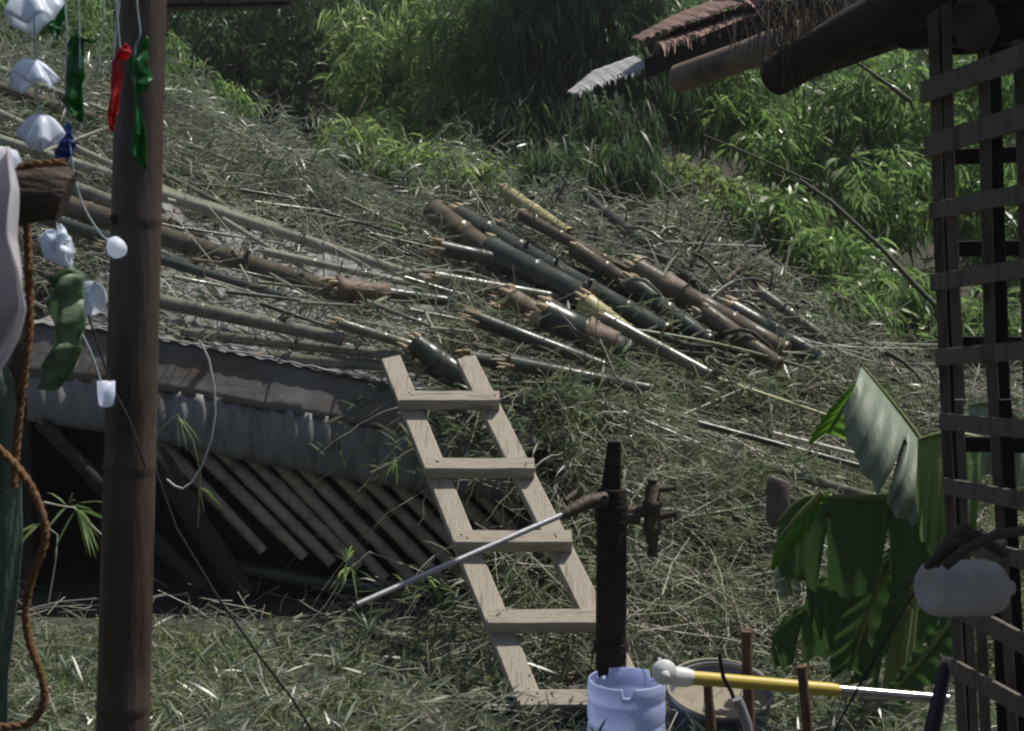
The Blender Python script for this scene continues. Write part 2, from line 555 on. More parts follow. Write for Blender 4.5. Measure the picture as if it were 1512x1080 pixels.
def plant(name, label, cat, basept, blobs, leafmat, ln=.13, wd=.018, nleaf=7, down=.8, droop=.3, culms=0,
          culm_mat='culm_green', group=None, spread=.55, culm_r=.018):
    """blobs: (px, py, D, rx, ry, rd, n)"""
    t = thing(name, label, cat, basept, group)
    Vs, Fs, off = [], [], 0
    tips = []
    for bl in blobs:
        c = blob_points(*bl)
        tips.append((c, bl))
        d = RNG.normal(size=c.shape) * .6
        d[:, 2] -= down
        v, f = spray_leaves(c, norm(d), nleaf, ln, wd, droop, spread)
        Vs.append(v)
        Fs.append(f + off)
        off += len(v)
    fo = npmesh('foliage', np.concatenate(Vs), np.concatenate(Fs), leafmat, t)
    fo['kind'] = 'stuff'
    # twigs that carry the sprays
    P0, P1 = [], []
    for c, bl in tips:
        k = max(4, len(c) // 9)
        idx = RNG.integers(0, len(c), k)
        b = c[idx]
        a = b + RNG.normal(size=b.shape) * .16 + np.array([0, .05, .05])
        P0.append(a)
        P1.append(b)
    P0, P1 = np.concatenate(P0), np.concatenate(P1)
    v, f = stick_geo(P0, P1, np.full(len(P0), .004), np.full(len(P0), .0015))
    tw = npmesh('twigs', v, f, 'twig', t)
    tw['kind'] = 'stuff'
    b0 = Vector(basept)
    for k in range(culms):
        bl = blobs[k % len(blobs)]
        top = P(bl[0] + random.uniform(-.6, .6) * bl[3], bl[1] - random.uniform(.1, .8) * bl[4], bl[2] + random.uniform(-.3, .5) * bl[5])
        st = b0 + Vector((random.uniform(-.35, .35), random.uniform(-.3, .3), -.1))
        mid = st.lerp(top, .55) + Vector((0, 0, (top - st).length * .14))
        pts = []
        for i in range(11):
            q = i / 10
            pts.append(st * (1 - q) ** 2 + mid * 2 * q * (1 - q) + top * q * q)
        mb = MB()
        mb.tube(pts, [culm_r * (1 - .75 * i / 10) for i in range(11)], 7)
        mb.build('culm', culm_mat, t)
    return t


def gp(px, D):
    x = (px - 756) / F * D
    return (x, D, float(ground_z(np.array(x), np.array(D))))


BG = 'bamboo clumps growing behind the debris slope'
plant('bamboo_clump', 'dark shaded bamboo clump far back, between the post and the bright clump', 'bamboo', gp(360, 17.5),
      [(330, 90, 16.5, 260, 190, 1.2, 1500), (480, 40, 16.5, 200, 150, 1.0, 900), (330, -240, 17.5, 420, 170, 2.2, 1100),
       (560, -260, 17.5, 300, 170, 2.0, 500)],  # the two blobs above the view are added to shade this clump
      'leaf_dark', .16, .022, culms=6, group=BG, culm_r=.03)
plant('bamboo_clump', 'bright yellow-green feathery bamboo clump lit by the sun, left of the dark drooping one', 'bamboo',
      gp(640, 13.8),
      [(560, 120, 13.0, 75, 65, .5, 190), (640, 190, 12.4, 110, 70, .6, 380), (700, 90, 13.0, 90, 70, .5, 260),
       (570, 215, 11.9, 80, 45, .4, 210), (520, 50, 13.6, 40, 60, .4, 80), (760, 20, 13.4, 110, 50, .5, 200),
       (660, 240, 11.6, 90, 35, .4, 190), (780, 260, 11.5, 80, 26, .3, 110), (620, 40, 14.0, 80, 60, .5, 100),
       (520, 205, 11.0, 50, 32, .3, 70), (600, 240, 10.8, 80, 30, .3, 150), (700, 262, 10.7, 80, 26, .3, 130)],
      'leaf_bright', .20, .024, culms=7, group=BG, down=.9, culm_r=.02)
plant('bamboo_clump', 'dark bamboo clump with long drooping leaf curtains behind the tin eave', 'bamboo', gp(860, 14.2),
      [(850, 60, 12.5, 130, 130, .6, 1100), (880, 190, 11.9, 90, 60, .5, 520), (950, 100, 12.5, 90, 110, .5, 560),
       (790, 190, 12.0, 70, 80, .5, 320), (830, 245, 10.9, 90, 34, .3, 260), (920, 235, 11.0, 60, 34, .3, 160), (860, -170, 12.9, 200, 150, 1.1, 1500), (950, -420, 13.5, 250, 150, 1.3, 1000)],  # last two blobs, above the view, are added to shade the curtains
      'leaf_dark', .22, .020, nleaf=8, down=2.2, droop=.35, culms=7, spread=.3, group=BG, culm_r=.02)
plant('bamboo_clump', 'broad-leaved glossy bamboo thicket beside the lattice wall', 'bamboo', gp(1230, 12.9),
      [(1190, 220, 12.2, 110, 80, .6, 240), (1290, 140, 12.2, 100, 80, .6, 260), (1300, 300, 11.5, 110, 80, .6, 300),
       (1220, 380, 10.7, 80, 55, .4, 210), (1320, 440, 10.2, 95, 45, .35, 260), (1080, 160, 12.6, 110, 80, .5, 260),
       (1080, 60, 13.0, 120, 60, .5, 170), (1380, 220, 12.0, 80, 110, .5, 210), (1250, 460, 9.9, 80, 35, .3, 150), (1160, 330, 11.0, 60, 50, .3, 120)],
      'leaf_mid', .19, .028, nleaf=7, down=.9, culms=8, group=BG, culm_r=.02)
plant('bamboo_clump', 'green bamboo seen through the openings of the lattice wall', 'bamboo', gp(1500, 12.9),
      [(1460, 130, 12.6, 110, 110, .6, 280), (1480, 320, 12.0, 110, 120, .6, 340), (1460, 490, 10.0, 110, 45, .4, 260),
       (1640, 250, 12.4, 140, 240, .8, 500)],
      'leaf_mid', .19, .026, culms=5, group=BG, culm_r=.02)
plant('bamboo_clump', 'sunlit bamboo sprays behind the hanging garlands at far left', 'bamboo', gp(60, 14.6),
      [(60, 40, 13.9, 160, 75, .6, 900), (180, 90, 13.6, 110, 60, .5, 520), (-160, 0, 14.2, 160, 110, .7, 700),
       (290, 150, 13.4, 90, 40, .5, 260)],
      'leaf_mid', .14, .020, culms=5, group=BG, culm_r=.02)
plant('leafy_shrub', 'low yellow-green shrub at the top of the cut bamboo heap', 'shrub', gp(1010, 12.0),
      [(1000, 262, 11.8, 75, 28, .4, 150), (930, 290, 11.6, 60, 22, .4, 110), (1080, 290, 11.5, 60, 30, .4, 120)],
      'leaf_yellow', .09, .034, nleaf=6, down=.2, culms=5, culm_mat='stem', culm_r=.01)
plant('leafy_shrub', 'mid green low shrub between the cut heap and the bamboo thicket', 'shrub', gp(1120, 11.7),
      [(1130, 330, 11.2, 80, 50, .4, 260), (1060, 320, 11.3, 60, 35, .3, 140)],
      'leaf_mid', .11, .036, nleaf=6, down=.3, culms=5, culm_mat='stem', culm_r=.01)


# far hillside wood: one uncountable mass
def far_wood():
    n = 16000
    x = RNG.uniform(-16, 16, n)
    y = RNG.uniform(17.5, 33, n)
    x = x * y / 26
    z = ground_z(x, y) + RNG.uniform(0, 1.6, n) ** 1.0
    c = np.stack([x, y, z], -1)
    d = RNG.normal(size=c.shape) * .6
    d[:, 2] -= .7
    v, f = spray_leaves(c, norm(d), 6, .26, .05, .3)
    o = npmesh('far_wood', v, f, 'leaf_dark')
    tag(o, 'far wooded hillside closing the view behind the bamboo', 'wood', kind='stuff')


far_wood()


# thin wispy undergrowth on the bank (uncountable)
def bank_leaves(name, label, n, pxr, Dr, matn, ln, wd, zr, flat=.35, nleaf=5, cat='cut brush', filt=None):
    px = RNG.uniform(pxr[0], pxr[1], n)
    D = RNG.uniform(Dr[0], Dr[1], n)
    # clumpiness
    nzv = np.array([noise.noise(Vector((a / 70, b * 2.2, 1.7))) + .6 * noise.noise(Vector((a / 190, b, 8.7))) for a, b in zip(px, D)])
    keep = nzv > RNG.uniform(-.1, .14, n)
    if filt is not None:
        keep &= filt(px, D)
    px, D, nzv = px[keep], D[keep], nzv[keep]
    c = S(px, D)
    c[:, 2] += RNG.uniform(0, 1, len(c)) ** 1.6 * zr * (1 + nzv * 1.2)
    d = RNG.normal(size=c.shape)
    d[:, 2] *= flat
    d[:, 0] += .35
    v, f = spray_leaves(c, norm(d), nleaf, ln, wd, .2, .5)
    o = npmesh(name, v, f, matn)
    tag(o, label, cat, kind='stuff')
    return o


def bank_sticks(name, label, n, pxr, Dr, matn, lr, rr, zr, bias=(.6, -.1, -.2), filt=None):
    px = RNG.uniform(pxr[0], pxr[1], n)
    D = RNG.uniform(Dr[0], Dr[1], n)
    if filt is not None:
        k = filt(px, D)
        px, D = px[k], D[k]
    n = len(px)
    c = S(px, D)
    c[:, 2] += RNG.uniform(0, 1, n) ** 1.5 * zr
    d = RNG.normal(size=c.shape) * np.array([.9, .6, .38]) + np.array(bias) * np.where(RNG.uniform(0, 1, (n, 1)) < .5, 1, 0)
    d = norm(d)
    L = RNG.uniform(lr[0], lr[1], (n, 1)) * RNG.uniform(.4, 1, (n, 1))
    r = RNG.uniform(rr[0], rr[1], n)
    v, f = stick_geo(c - d * L / 2, c + d * L / 2, r, r * .5)
    o = npmesh(name, v, f, matn)
    tag(o, label, 'cut brush', kind='stuff')


def front_ok(px, D):
    ok = (px > 745) | (D > 6.75)
    zone = ((px < 720) & (D > 6.8) & (D < 9.2)) | ((px > 620) & (px < 1200) & (D > 7.4) & (D < 9.4)) | ((px > 760) & (D < 7.4))
    return ok & (~zone | (RNG.uniform(0, 1, len(px)) < .5))


bank_leaves('wilted_brush', 'tangle of wilted grey-green bamboo cuttings on the slope', 5600, (-250, 1700), (6.0, 12.5), 'wilt',
            .17, .014, .17, filt=front_ok)
bank_leaves('green_brush', 'fresh green leaf cuttings lying over the slope', 4200, (-250, 1700), (6.0, 12.8), 'wilt_green', .15, .015,
            .20, filt=front_ok)
bank_leaves('green_undergrowth', 'mid green undergrowth along the top of the slope', 2200, (-250, 1700), (10.0, 13.2),
            'wilt_green', .13, .017, .38, filt=lambda px, D: (D > 10.9))
bank_leaves('grey_brush', 'feathery grey-green cuttings piled along the upper slope', 3600, (-200, 900), (9.3, 11.5),
            'wilt', .16, .012, .42)
bank_sticks('dead_twigs', 'tangled dead bamboo twigs covering the slope', 4200, (-250, 1700), (6.0, 12), 'twig', (.2, 1.1),
            (.002, .0062), .24, filt=front_ok)
bank_sticks('straw_litter', 'pale dry straw litter strewn on the slope', 3000, (-250, 1700), (6.7, 11), 'straw', (.15, .8), (.0014, .004),
            .24, filt=front_ok)
bank_sticks('pale_stalks', 'pale sunlit bamboo stalks strewn over the slope', 1500, (-250, 1300), (6.6, 11.5), 'straw', (.3, 1.4), (.0025, .006), .3,
            bias=(1.6, -.3, -.45), filt=front_ok)  # pale stalks added to stand for highlights on the slope
# heap of grass and leaves in front of the bank, right of the ladder
bank_leaves('grass_heap', 'heap of cut grass beside the ladder and behind the pump', 1500, (745, 1650), (5.2, 7.2), 'wilt_green', .19, .010, .24,
            flat=.6, cat='cut grass')
bank_sticks('grass_stalks', 'long pale cut grass stalks lying behind the pump', 1300, (745, 1650), (5.2, 7.4), 'straw', (.2, 1.0), (.0014, .0042), .27)


def arching(name, label, n, pxr, Dr, matn, Lr, rr):
    """long arching leafy strands lying over the heap"""
    mb_v, mb_f, off = [], [], 0
    for _ in range(n):
        px, D = random.uniform(*pxr), random.uniform(*Dr)
        q = S(px, D)
        L = random.uniform(*Lr)
        an = random.gauss(.2, 1.0) + (math.pi if random.random() < .5 else 0)
        dr = np.array([math.cos(an), math.sin(an) * .6 - .25, random.uniform(.1, .55)])
        side = np.array([-dr[1], dr[0], 0]) * random.uniform(-.25, .25)
        k = 9
        r = random.uniform(*rr)
        P_ = np.array([q + dr * L * i / k + side * L * (i / k) ** 2 + np.array([0, 0, -1]) * L * .75 * (i / k) ** 2 for i in range(k + 1)])
        a, b = P_[:-1], P_[1:]
        rad = np.linspace(r, r * .35, k + 1)
        v, f = stick_geo(a, b, rad[:-1], rad[1:])
        mb_v.append(v); mb_f.append(f + off); off += len(v)
    o = npmesh(name, np.concatenate(mb_v), np.concatenate(mb_f), matn)
    tag(o, label, 'cut grass', kind='stuff')


def leafy_branches(name, label, n, pxr, Dr, matn, Lr, ln, wd, rise=(.1, .6)):
    Vs, Fs, off = [], [], 0
    for _ in range(n):
        px, D = random.uniform(*pxr), random.uniform(*Dr)
        q = S(px, D)
        L = random.uniform(*Lr)
        an = random.gauss(.3, 1.1) + (math.pi if random.random() < .45 else 0)
        dr = np.array([math.cos(an), math.sin(an) * .6 - .2, random.uniform(*rise)])
        k = 8
        P_ = np.array([q + dr * L * i / k + np.array([0, 0, -1]) * L * .6 * (i / k) ** 2 for i in range(k + 1)])
        c = P_[2:]
        d = np.repeat(norm(dr[None])[0][None], len(c), 0) + RNG.normal(size=c.shape) * .6
        v, f = spray_leaves(c, norm(d), 6, ln, wd, .25, .5)
        Vs.append(v); Fs.append(f + off); off += len(v)
        a, b = P_[:-1], P_[1:]
        x = norm(np.cross(b - a, np.array([0, 0, 1.0])))
        r = .0035
        v = np.stack([a - x * r, a + x * r, b + x * r * .8, a + np.array([0, 0, r * 1.5])], 1).reshape(-1, 3)
        t_ = (np.arange(len(a)) * 4)[:, None, None] + np.array([[0, 1, 2], [0, 2, 3], [1, 2, 3]])[None]
        Vs.append(v); Fs.append(t_.reshape(-1, 3) + off); off += len(v)
    o = npmesh(name, np.concatenate(Vs), np.concatenate(Fs), matn)
    tag(o, label, 'cut brush', kind='stuff')


leafy_branches('cut_leafy_tops', 'cut leafy bamboo tops piled along the upper slope', 420, (-200, 950), (9.0, 12.3), 'wilt', (.5, 1.2), .14, .013)
leafy_branches('green_leafy_tops', 'fresh green bamboo tops thrown over the upper slope', 260, (-200, 1500), (9.4, 12.6), 'wilt_green', (.5, 1.1), .15, .017)
leafy_branches('lower_leafy_tops', 'leafy cuttings spilling over the slope beside the ladder', 230, (740, 1600), (5.7, 8.2), 'wilt_green', (.4, 1.3), .17, .012, (.2, .8))
leafy_branches('shed_leafy_tops', 'leafy cuttings hanging over the buried right end of the shed', 70, (560, 900), (6.5, 7.6), 'wilt_green', (.3, .7), .13, .012, (-.2, .4))


arching('arching_strands', 'long pale arching grass strands over the cut heap', 1000, (700, 1650), (5.5, 8.5), 'straw', (.3, 1.2), (.0018, .0048))
arching('green_strands', 'long green arching grass strands over the cut heap', 900, (700, 1650), (5.5, 8.5), 'grass', (.4, 1.3), (.002, .0055))
arching('yard_strands', 'pale arching grass strands in the yard before the shed', 260, (-50, 900), (4.6, 5.95), 'straw', (.2, .6), (.0012, .003))
arching('upper_strands', 'arching dry strands over the long poles', 800, (-150, 1100), (7.2, 10.5), 'straw', (.25, .8), (.0016, .004))


# yard grass
def yard_grass():
    n = 9000
    x = RNG.uniform(-3.2, 3.6, n)
    y = 3.6 + RNG.uniform(0, 1, n) ** .9 * 2.25
    keep = np.array([noise.noise(Vector((a * 1.9, b * 1.9, 5))) for a, b in zip(x, y)]) > RNG.uniform(-.5, .3, n)
    keep &= ~((x > -.35) & (x < .6) & (np.abs(y - 4.75) < .25) & (RNG.uniform(0, 1, n) < .8))
    x, y = x[keep], y[keep]
    c = np.stack([x, y, ground_z(x, y) * 0 + .01], -1)
    d = RNG.normal(size=c.shape) * .6
    d[:, 2] = np.abs(d[:, 2]) + .35
    v, f = spray_leaves(c, norm(d), 4, .13, .009, .35, .5)
    o = npmesh('grass', v, f, 'grass')
    tag(o, 'green and straw-coloured grass in the yard', 'grass', kind='stuff')
    m = 7000
    x = RNG.uniform(-3.2, 3.6, m)
    y = RNG.uniform(3.6, 5.9, m)
    c = np.stack([x, y, RNG.uniform(.01, .09, m)], -1)
    d = RNG.normal(size=c.shape)
    d[:, 2] *= .25
    v, f = spray_leaves(c, norm(d), 2, .15, .010, .1, .5)
    o = npmesh('yard_litter', v, f, 'wilt')
    tag(o, 'fallen wilted bamboo leaves lying in the yard', 'leaf litter', kind='stuff')
    m = 1300
    x = RNG.uniform(-3.2, 3.6, m)
    y = RNG.uniform(3.8, 6.6, m)
    c = np.stack([x, y, RNG.uniform(.01, .12, m)], -1)
    d = norm(RNG.normal(size=c.shape) * np.array([1, .7, .3]))
    L = RNG.uniform(.08, .4, (m, 1))
    r = RNG.uniform(.001, .0035, m)
    v, f = stick_geo(c - d * L / 2, c + d * L / 2, r, r * .6)
    o = npmesh('yard_twigs', v, f, 'straw')
    tag(o, 'dry twigs scattered over the yard', 'twigs', kind='stuff')


yard_grass()


# ------------------------------------------------------------------ cut bamboo poles
HG = 'cut dark bamboo culms stacked in a heap'


def onsurf(p, lf):
    """keep the pixel, choose the depth at which it lies lf metres above the debris"""
    best, bd = p[2], 1e9
    for i in range(130):
        D = 6.55 + i * .05
        e = abs(float(surf_py(np.array(float(p[0])), np.array(D))) - lf * F / D - p[1])
        if e < bd:
            best, bd = D, e
    if bd > 30:
        best = p[2]
    return (p[0], p[1], best)


def pole(p0, p1, dia_px, matn, label, name='bamboo_pole', cat='bamboo pole', group='cut bamboo poles on the slope', bend=.0, taper=.8,
         node=.30, seg=12, stubs=0, hollow=True, cutmat='cut', sheath=None, lift_m=.29):
    """p0, p1 = (px, py, D)"""
    if lift_m is not None:
        if group == HG:
            lift_m = .36
        p0 = onsurf(p0, lift_m)
        p1 = onsurf(p1, lift_m * .8)
    a, b = P(*p0), P(*p1)
    L = (b - a).length
    r0 = pxs(dia_px * 1.12, p0[2]) / 2
    if group == HG:
        r0 *= 1.1
    n = max(2, int(L / node))
    pts, rad = [], []
    perp = Vector((0, 0, 1))
    side = (b - a).cross(perp).normalized()
    wob = random.uniform(-.012, .012)

    def at(q):
        return a.lerp(b, q) + perp * bend * 4 * q * (1 - q) + side * wob * math.sin(q * 6)
    for i in range(n):
        q0, q1 = i / n, (i + 1) / n
        for e, kk in ((0.0, 1.0), (.5, .985), (.94, .99), (.965, 1.11), (.985, .93)):
            q = q0 + (q1 - q0) * e
            pts.append(at(q))
            rad.append(r0 * (1 + (taper - 1) * q) * kk)
    pts.append(at(1))
    rad.append(r0 * taper)
    o0 = a.lerp(b, .5)
    mb = MB()
    mb.tube(pts, rad, seg, True, 0, 1, hollow=hollow)
    if r0 > .028:
        tdr = (at(.02) - at(0)).normalized()
        e1 = tdr.orthogonal().normalized()
        e2 = tdr.cross(e1)
        for k in range(random.randint(4, 8)):
            an = random.uniform(0, 6.28)
            c = at(0) + (e1 * math.cos(an) + e2 * math.sin(an)) * r0 * .86
            l_ = random.uniform(.02, .09)
            mb.tube([c + tdr * .02, c - tdr * l_ * .6, c - tdr * l_ + e1 * random.uniform(-.01, .01)], [r0 * .30, r0 * .2, r0 * .03], 5, mi=1)
    for k in range(stubs):
        q = (random.randint(1, n - 1) + .97) / n if n > 1 else .5
        q = min(q, .97)
        c = at(q)
        d = ((b - a).normalized() * random.uniform(.3, .9) + Vector((random.uniform(-.5, .5), random.uniform(-.8, 0), random.uniform(.3, 1)))).normalized()
        mb.tube([c, c + d * r0 * 1.6, c + d * random.uniform(.06, .14)], [r0 * .28, r0 * .2, r0 * .14], 6)
    if sheath is None:
        o = mb.build(name, [matn, cutmat], None, o0)
        return tag(o, label, cat, group)
    t = thing(name, label, cat, o0, group)
    mb.build('culm', [matn, cutmat], t)
    q0, q1, sm = sheath
    sb = MB()
    sp_ = [at(q0 + (q1 - q0) * i / 6) for i in range(7)]
    rr = [r0 * (1 + (taper - 1) * q0) * (1.10 + .03 * math.sin(i * 2)) for i in range(7)]
    rr[0] *= 1.12
    sb.tube(sp_, rr, 14, False, rf=lambda i, an: 1 + .05 * math.sin(an * 3 + i * .8))
    sb.build('sheath', sm, t, thick=.003)
    return t


def lift(px, py, D):
    return (px, py, D)


# left: long pale poles running down from upper left
pole((-60, 78, 9.9), (352, 243, 9.6), 9, 'culm_pale', 'thin bright pole, topmost of the long poles at upper left', taper=.7)
pole((-60, 140, 9.5), (300, 305, 9.3), 11, 'culm_pale', 'thin pale pole just below the topmost one behind the garlands', taper=.7)
pole((-80, 105, 9.3), (150, 180, 9.2), 20, 'culm_brown', 'short thick brown pole end behind the white petals', taper=.8)
pole((-70, 185, 9.0), (420, 340, 8.4), 15, 'culm_pale', 'long pole passing behind the post at the blue strip', taper=.8, stubs=2)
pole((240, 288, 8.6), (668, 425, 7.9), 17, 'culm_pale', 'long bright silvery pole ending above the brown sheath', taper=.7, stubs=3)
pole((60, 292, 8.3), (520, 440, 7.7), 29, 'culm_brown', 'thickest brown knotty pole crossing from the post to the sheath', taper=.85, stubs=4)
pole((20, 245, 8.8), (250, 330, 8.5), 20, 'culm_grey', 'grey pole just under the log end beside the post', taper=.9)
pole((390, 372, 8.1), (690, 438, 7.8), 12, 'culm_pale', 'thin pale pole between the silvery pole and the sheathed one', taper=.7)
pole((494, 425, 7.6), (668, 446, 7.6), 25, 'culm_dark', 'short dark pole wrapped in a brown papery sheath', sheath=(.0, .42, 'sheath'), taper=.6)
pole((60, 320, 8.0), (300, 400, 7.8), 18, 'culm_dark', 'dark pole under the knotty one, left of the post', taper=.9)
pole((160, 360, 7.7), (420, 440, 7.6), 14, 'culm_dark', 'dark pole half buried in leaves right of the post', taper=.9)
pole((200, 438, 7.2), (508, 502, 7.0), 21, 'culm_grey', 'grey-green pole lying just above the shed roof edge', taper=.85, stubs=3)
pole((270, 492, 6.9), (610, 528, 6.85), 15, 'culm_grey', 'pole along the shed roof edge with stubs', taper=.8, stubs=3)
pole((385, 528, 6.72), (668, 548, 6.75), 18, 'culm_grey', 'lowest pole lying on the shed roof behind the ladder top', taper=.7)
pole((500, 478, 7.2), (640, 520, 7.1), 15, 'culm_grey', 'short grey pole ending behind the ladder rail top', taper=.9)
pole((608, 505, 7.0), (690, 562, 6.8), 30, 'culm_dark', 'stubby dark green pole piece between the ladder rails', taper=1.0)
pole((625, 540, 6.9), (700, 580, 6.7), 18, 'culm_dark', 'small dark pole seen through the top gap of the ladder', taper=.9)
pole((640, 408, 8.0), (830, 440, 7.9), 16, 'culm_grey', 'grey pole lying level below the dark green heap', taper=.7)
pole((690, 528, 7.2), (880, 556, 7.2), 20, 'culm_dark', 'dark level pole right of the ladder top', taper=.8)
pole((715, 592, 6.8), (870, 598, 6.8), 9, 'culm_pale', 'short pale stick pointing right from the ladder', taper=.8)
# centre/right heap of dark green culms
HG = 'cut dark bamboo culms stacked in a heap'
pole((676, 318, 9.0), (985, 492, 8.4), 26, 'culm_dark', 'upper long dark culm of the heap with orange cut end', group=HG, stubs=2)
pole((722, 366, 8.5), (868, 442, 8.2), 31, 'culm_dark', 'thick dark culm with a pale scar in the middle of the heap', group=HG, stubs=2, taper=.95)
pole((862, 446, 8.15), (925, 492, 8.05), 28, 'culm_yellow', 'split yellow culm end standing out of the heap', group=HG, taper=.8)
pole((640, 312, 9.1), (730, 378, 8.9), 30, 'culm_brown', 'brown culm with broad tan cut end, leftmost of the heap', group=HG, cutmat='sheath')
pole((648, 366, 8.8), (775, 392, 8.6), 20, 'culm_dark', 'small dark culm with orange cut end under the heap', group=HG)
pole((930, 418, 8.5), (1048, 505, 8.1), 23, 'culm_dark', 'glossy dark green culm right of the middle of the heap', group=HG)
pole((938, 398, 8.8), (1160, 520, 8.3), 30, 'culm_brown', 'yellowish-brown culm with pale cut collar', group=HG, sheath=(.2, .34, 'sheath'))
pole((848, 368, 9.0), (945, 430, 8.7), 22, 'culm_brown', 'short brown culm at the top of the heap', group=HG, stubs=2)
pole((800, 462, 7.8), (925, 522, 7.6), 38, 'culm_dark', 'thick jagged culm with white cut top and reddish sheath', group=HG, sheath=(.5, .85, 'sheath'), taper=.9)
pole((745, 440, 8.0), (800, 470, 7.9), 34, 'sheath', 'broad tan husk left of the jagged culm', group=HG, taper=.8)
pole((1078, 456, 8.6), (1215, 532, 8.3), 26, 'culm_dark', 'dark culm with pale end near the right of the heap', group=HG)
pole((1040, 462, 8.3), (1150, 540, 8.0), 24, 'culm_brown', 'mottled brown culm in front of the dark one at the right', group=HG)
pole((745, 282, 9.6), (840, 345, 9.3), 17, 'culm_yellow', 'yellow pole end sticking up behind the heap', group=HG)
pole((770, 318, 9.5), (960, 420, 9.1), 15, 'culm_brown', 'thin brown pole along the back of the heap', group=HG)
pole((862, 286, 9.9), (1090, 470, 9.2), 12, 'culm_dark', 'thin dark branch slanting down the back of the heap', group=HG)
pole((700, 470, 8.0), (900, 545, 7.5), 20, 'culm_dark', 'dark culm low in the shade of the heap', group=HG)
pole((890, 470, 8.2), (1060, 560, 7.8), 17, 'culm_grey', 'grey culm at the foot of the heap', group=HG)
pole((1120, 430, 9.3), (1220, 500, 9.0), 13, 'culm_grey', 'grey culm at the far right end of the heap', group=HG)
pole((750, 535, 7.4), (960, 575, 7.2), 18, 'culm_dark', 'dark fallen culm below the jagged one', group=HG)
for i in range(22):
    px = random.uniform(660, 1080)
    py = 330 + (px - 660) * .30 + random.uniform(-28, 75)
    l = random.uniform(90, 200)
    an = random.gauss(.52, .10)
    pole((px, py, 8.5), (px + l * math.cos(an), py + l * math.sin(an), 8.3), random.uniform(11, 22),
         random.choice(['culm_dark', 'culm_dark', 'culm_brown', 'culm_grey', 'stem']), 'half-hidden culm wedged between the longer culms of the heap',
         name='wedged_culm', cat='bamboo pole', group='culms wedged within the heap', taper=.85, stubs=1, lift_m=random.uniform(.12, .24),
         cutmat=random.choice(['cut', 'sheath']))
for i in range(60):
    px = random.gauss(1030, 90)
    D = random.uniform(9.2, 10.8)
    py = float(surf_py(np.array(px), np.array(D)))
    l = random.uniform(40, 130)
    an = random.uniform(-1.9, 1.0)
    pole((px, py, D), (px + l * math.cos(an), py + l * math.sin(an) * .8 - 12, D - random.uniform(-.2, .3)), random.uniform(2.5, 6),
         random.choice(['stem', 'stem', 'culm_brown', 'twig']), 'bare crooked twig standing out of the back of the heap',
         name='bare_branch', cat='branch', group='bare crooked branches at the back of the heap', taper=.4, seg=6, hollow=False,
         bend=random.uniform(-.12, .15), lift_m=None)
# right foreground sticks
RG = 'single cut stalks right of the heap'
pole((880, 482, 7.5), (1240, 560, 6.9), 6, 'culm_green', 'long thin yellow-green shoot lying across the heap', group=RG, bend=.05, taper=.6, hollow=False)
pole((1030, 625, 6.7), (1275, 690, 6.6), 9, 'culm_dark', 'slim dark green stalk left of the banana leaves', group=RG, taper=.8, stubs=1)
pole((1124, 688, 6.2), (1385, 762, 6.0), 14, 'culm_grey', 'grey-green cut stalk ending above the hanging tin', group=RG, taper=.8)
pole((985, 768, 6.1), (1140, 745, 6.2), 6, 'culm_grey', 'thin stalk pointing right from the pump spout', group=RG, taper=.7)
pole((1140, 640, 6.8), (1380, 700, 6.6), 7, 'straw', 'pale dry stalk above the grey-green cut one', group=RG, taper=.7)
pole((1060, 560, 7.3), (1330, 650, 6.9), 6, 'culm_yellow', 'yellowish stalk pointing at the upper banana leaf', group=RG, taper=.6)
pole((830, 690, 6.5), (1100, 572, 6.9), 5, 'culm_pale', 'long pale stalk rising right above the pump top', group=RG, taper=.6)

# extra thin branches in heaps (each countable one is a thing of the same look)
for i in range(80):
    px = random.gauss(1060, 110)
    D = random.uniform(8.0, 10.4)
    s = S(px, D)
    l = random.uniform(40, 110)
    py = float(surf_py(np.array(px), np.array(D)))
    an = random.uniform(.2, .9) if random.random() < .6 else random.uniform(-1.2, 1.4)
    up_ = random.uniform(5, 30)
    pole((px, py - up_, D), (px + l * math.cos(an), py - up_ + l * math.sin(an), D - random.uniform(0, .4)), random.uniform(4, 9),
         random.choice(['culm_brown', 'culm_grey', 'culm_dark', 'stem', 'stem']), 'short thin cut branch tangled among the culms of the heap',
         name='cut_branch', cat='branch', group='short thin branches tangled in the heap', taper=.4, bend=random.uniform(-.05, .12), lift_m=random.uniform(.1, .4), seg=6, hollow=False)
for i in range(46):
    px = random.uniform(-50, 1000)
    D = random.uniform(7.0, 9.6)
    py = float(surf_py(np.array(px), np.array(D)))
    l = random.uniform(50, 160)
    an = random.uniform(.05, .5) if random.random() < .75 else random.uniform(-.7, 1.2)
    up_ = random.uniform(4, 22)
    pole((px, py - up_, D), (px + l * math.cos(an), py - up_ + l * math.sin(an), D - random.uniform(0, .4)), random.uniform(3.5, 8),
         random.choice(['culm_grey', 'culm_pale', 'culm_brown', 'culm_dark']), 'short thin cane lying loose among the long poles',
         name='loose_cane', cat='cane', group='short canes lying among the long poles', taper=.6, seg=6, hollow=False)

# bark husk on the poles
hk = MB()
c0 = P(500, 428, 7.5)
c1 = P(575, 440, 7.5)


def husk(u, v):
    q = c0.lerp(c1, u)
    w_ = math.sin(math.pi * min(1, u * .9 + .1)) * .07
    a = math.pi * (v * 1.1 - .05)
    return q + Vector((0, -math.cos(a) * w_, math.sin(a) * w_ * 1.1))


hk.grid(husk, 10, 8)
o = hk.build('bamboo_husk', 'sheath', None, c0, thick=.003)
tag(o, 'curled reddish-brown husk lying on the knotty pole', 'husk')

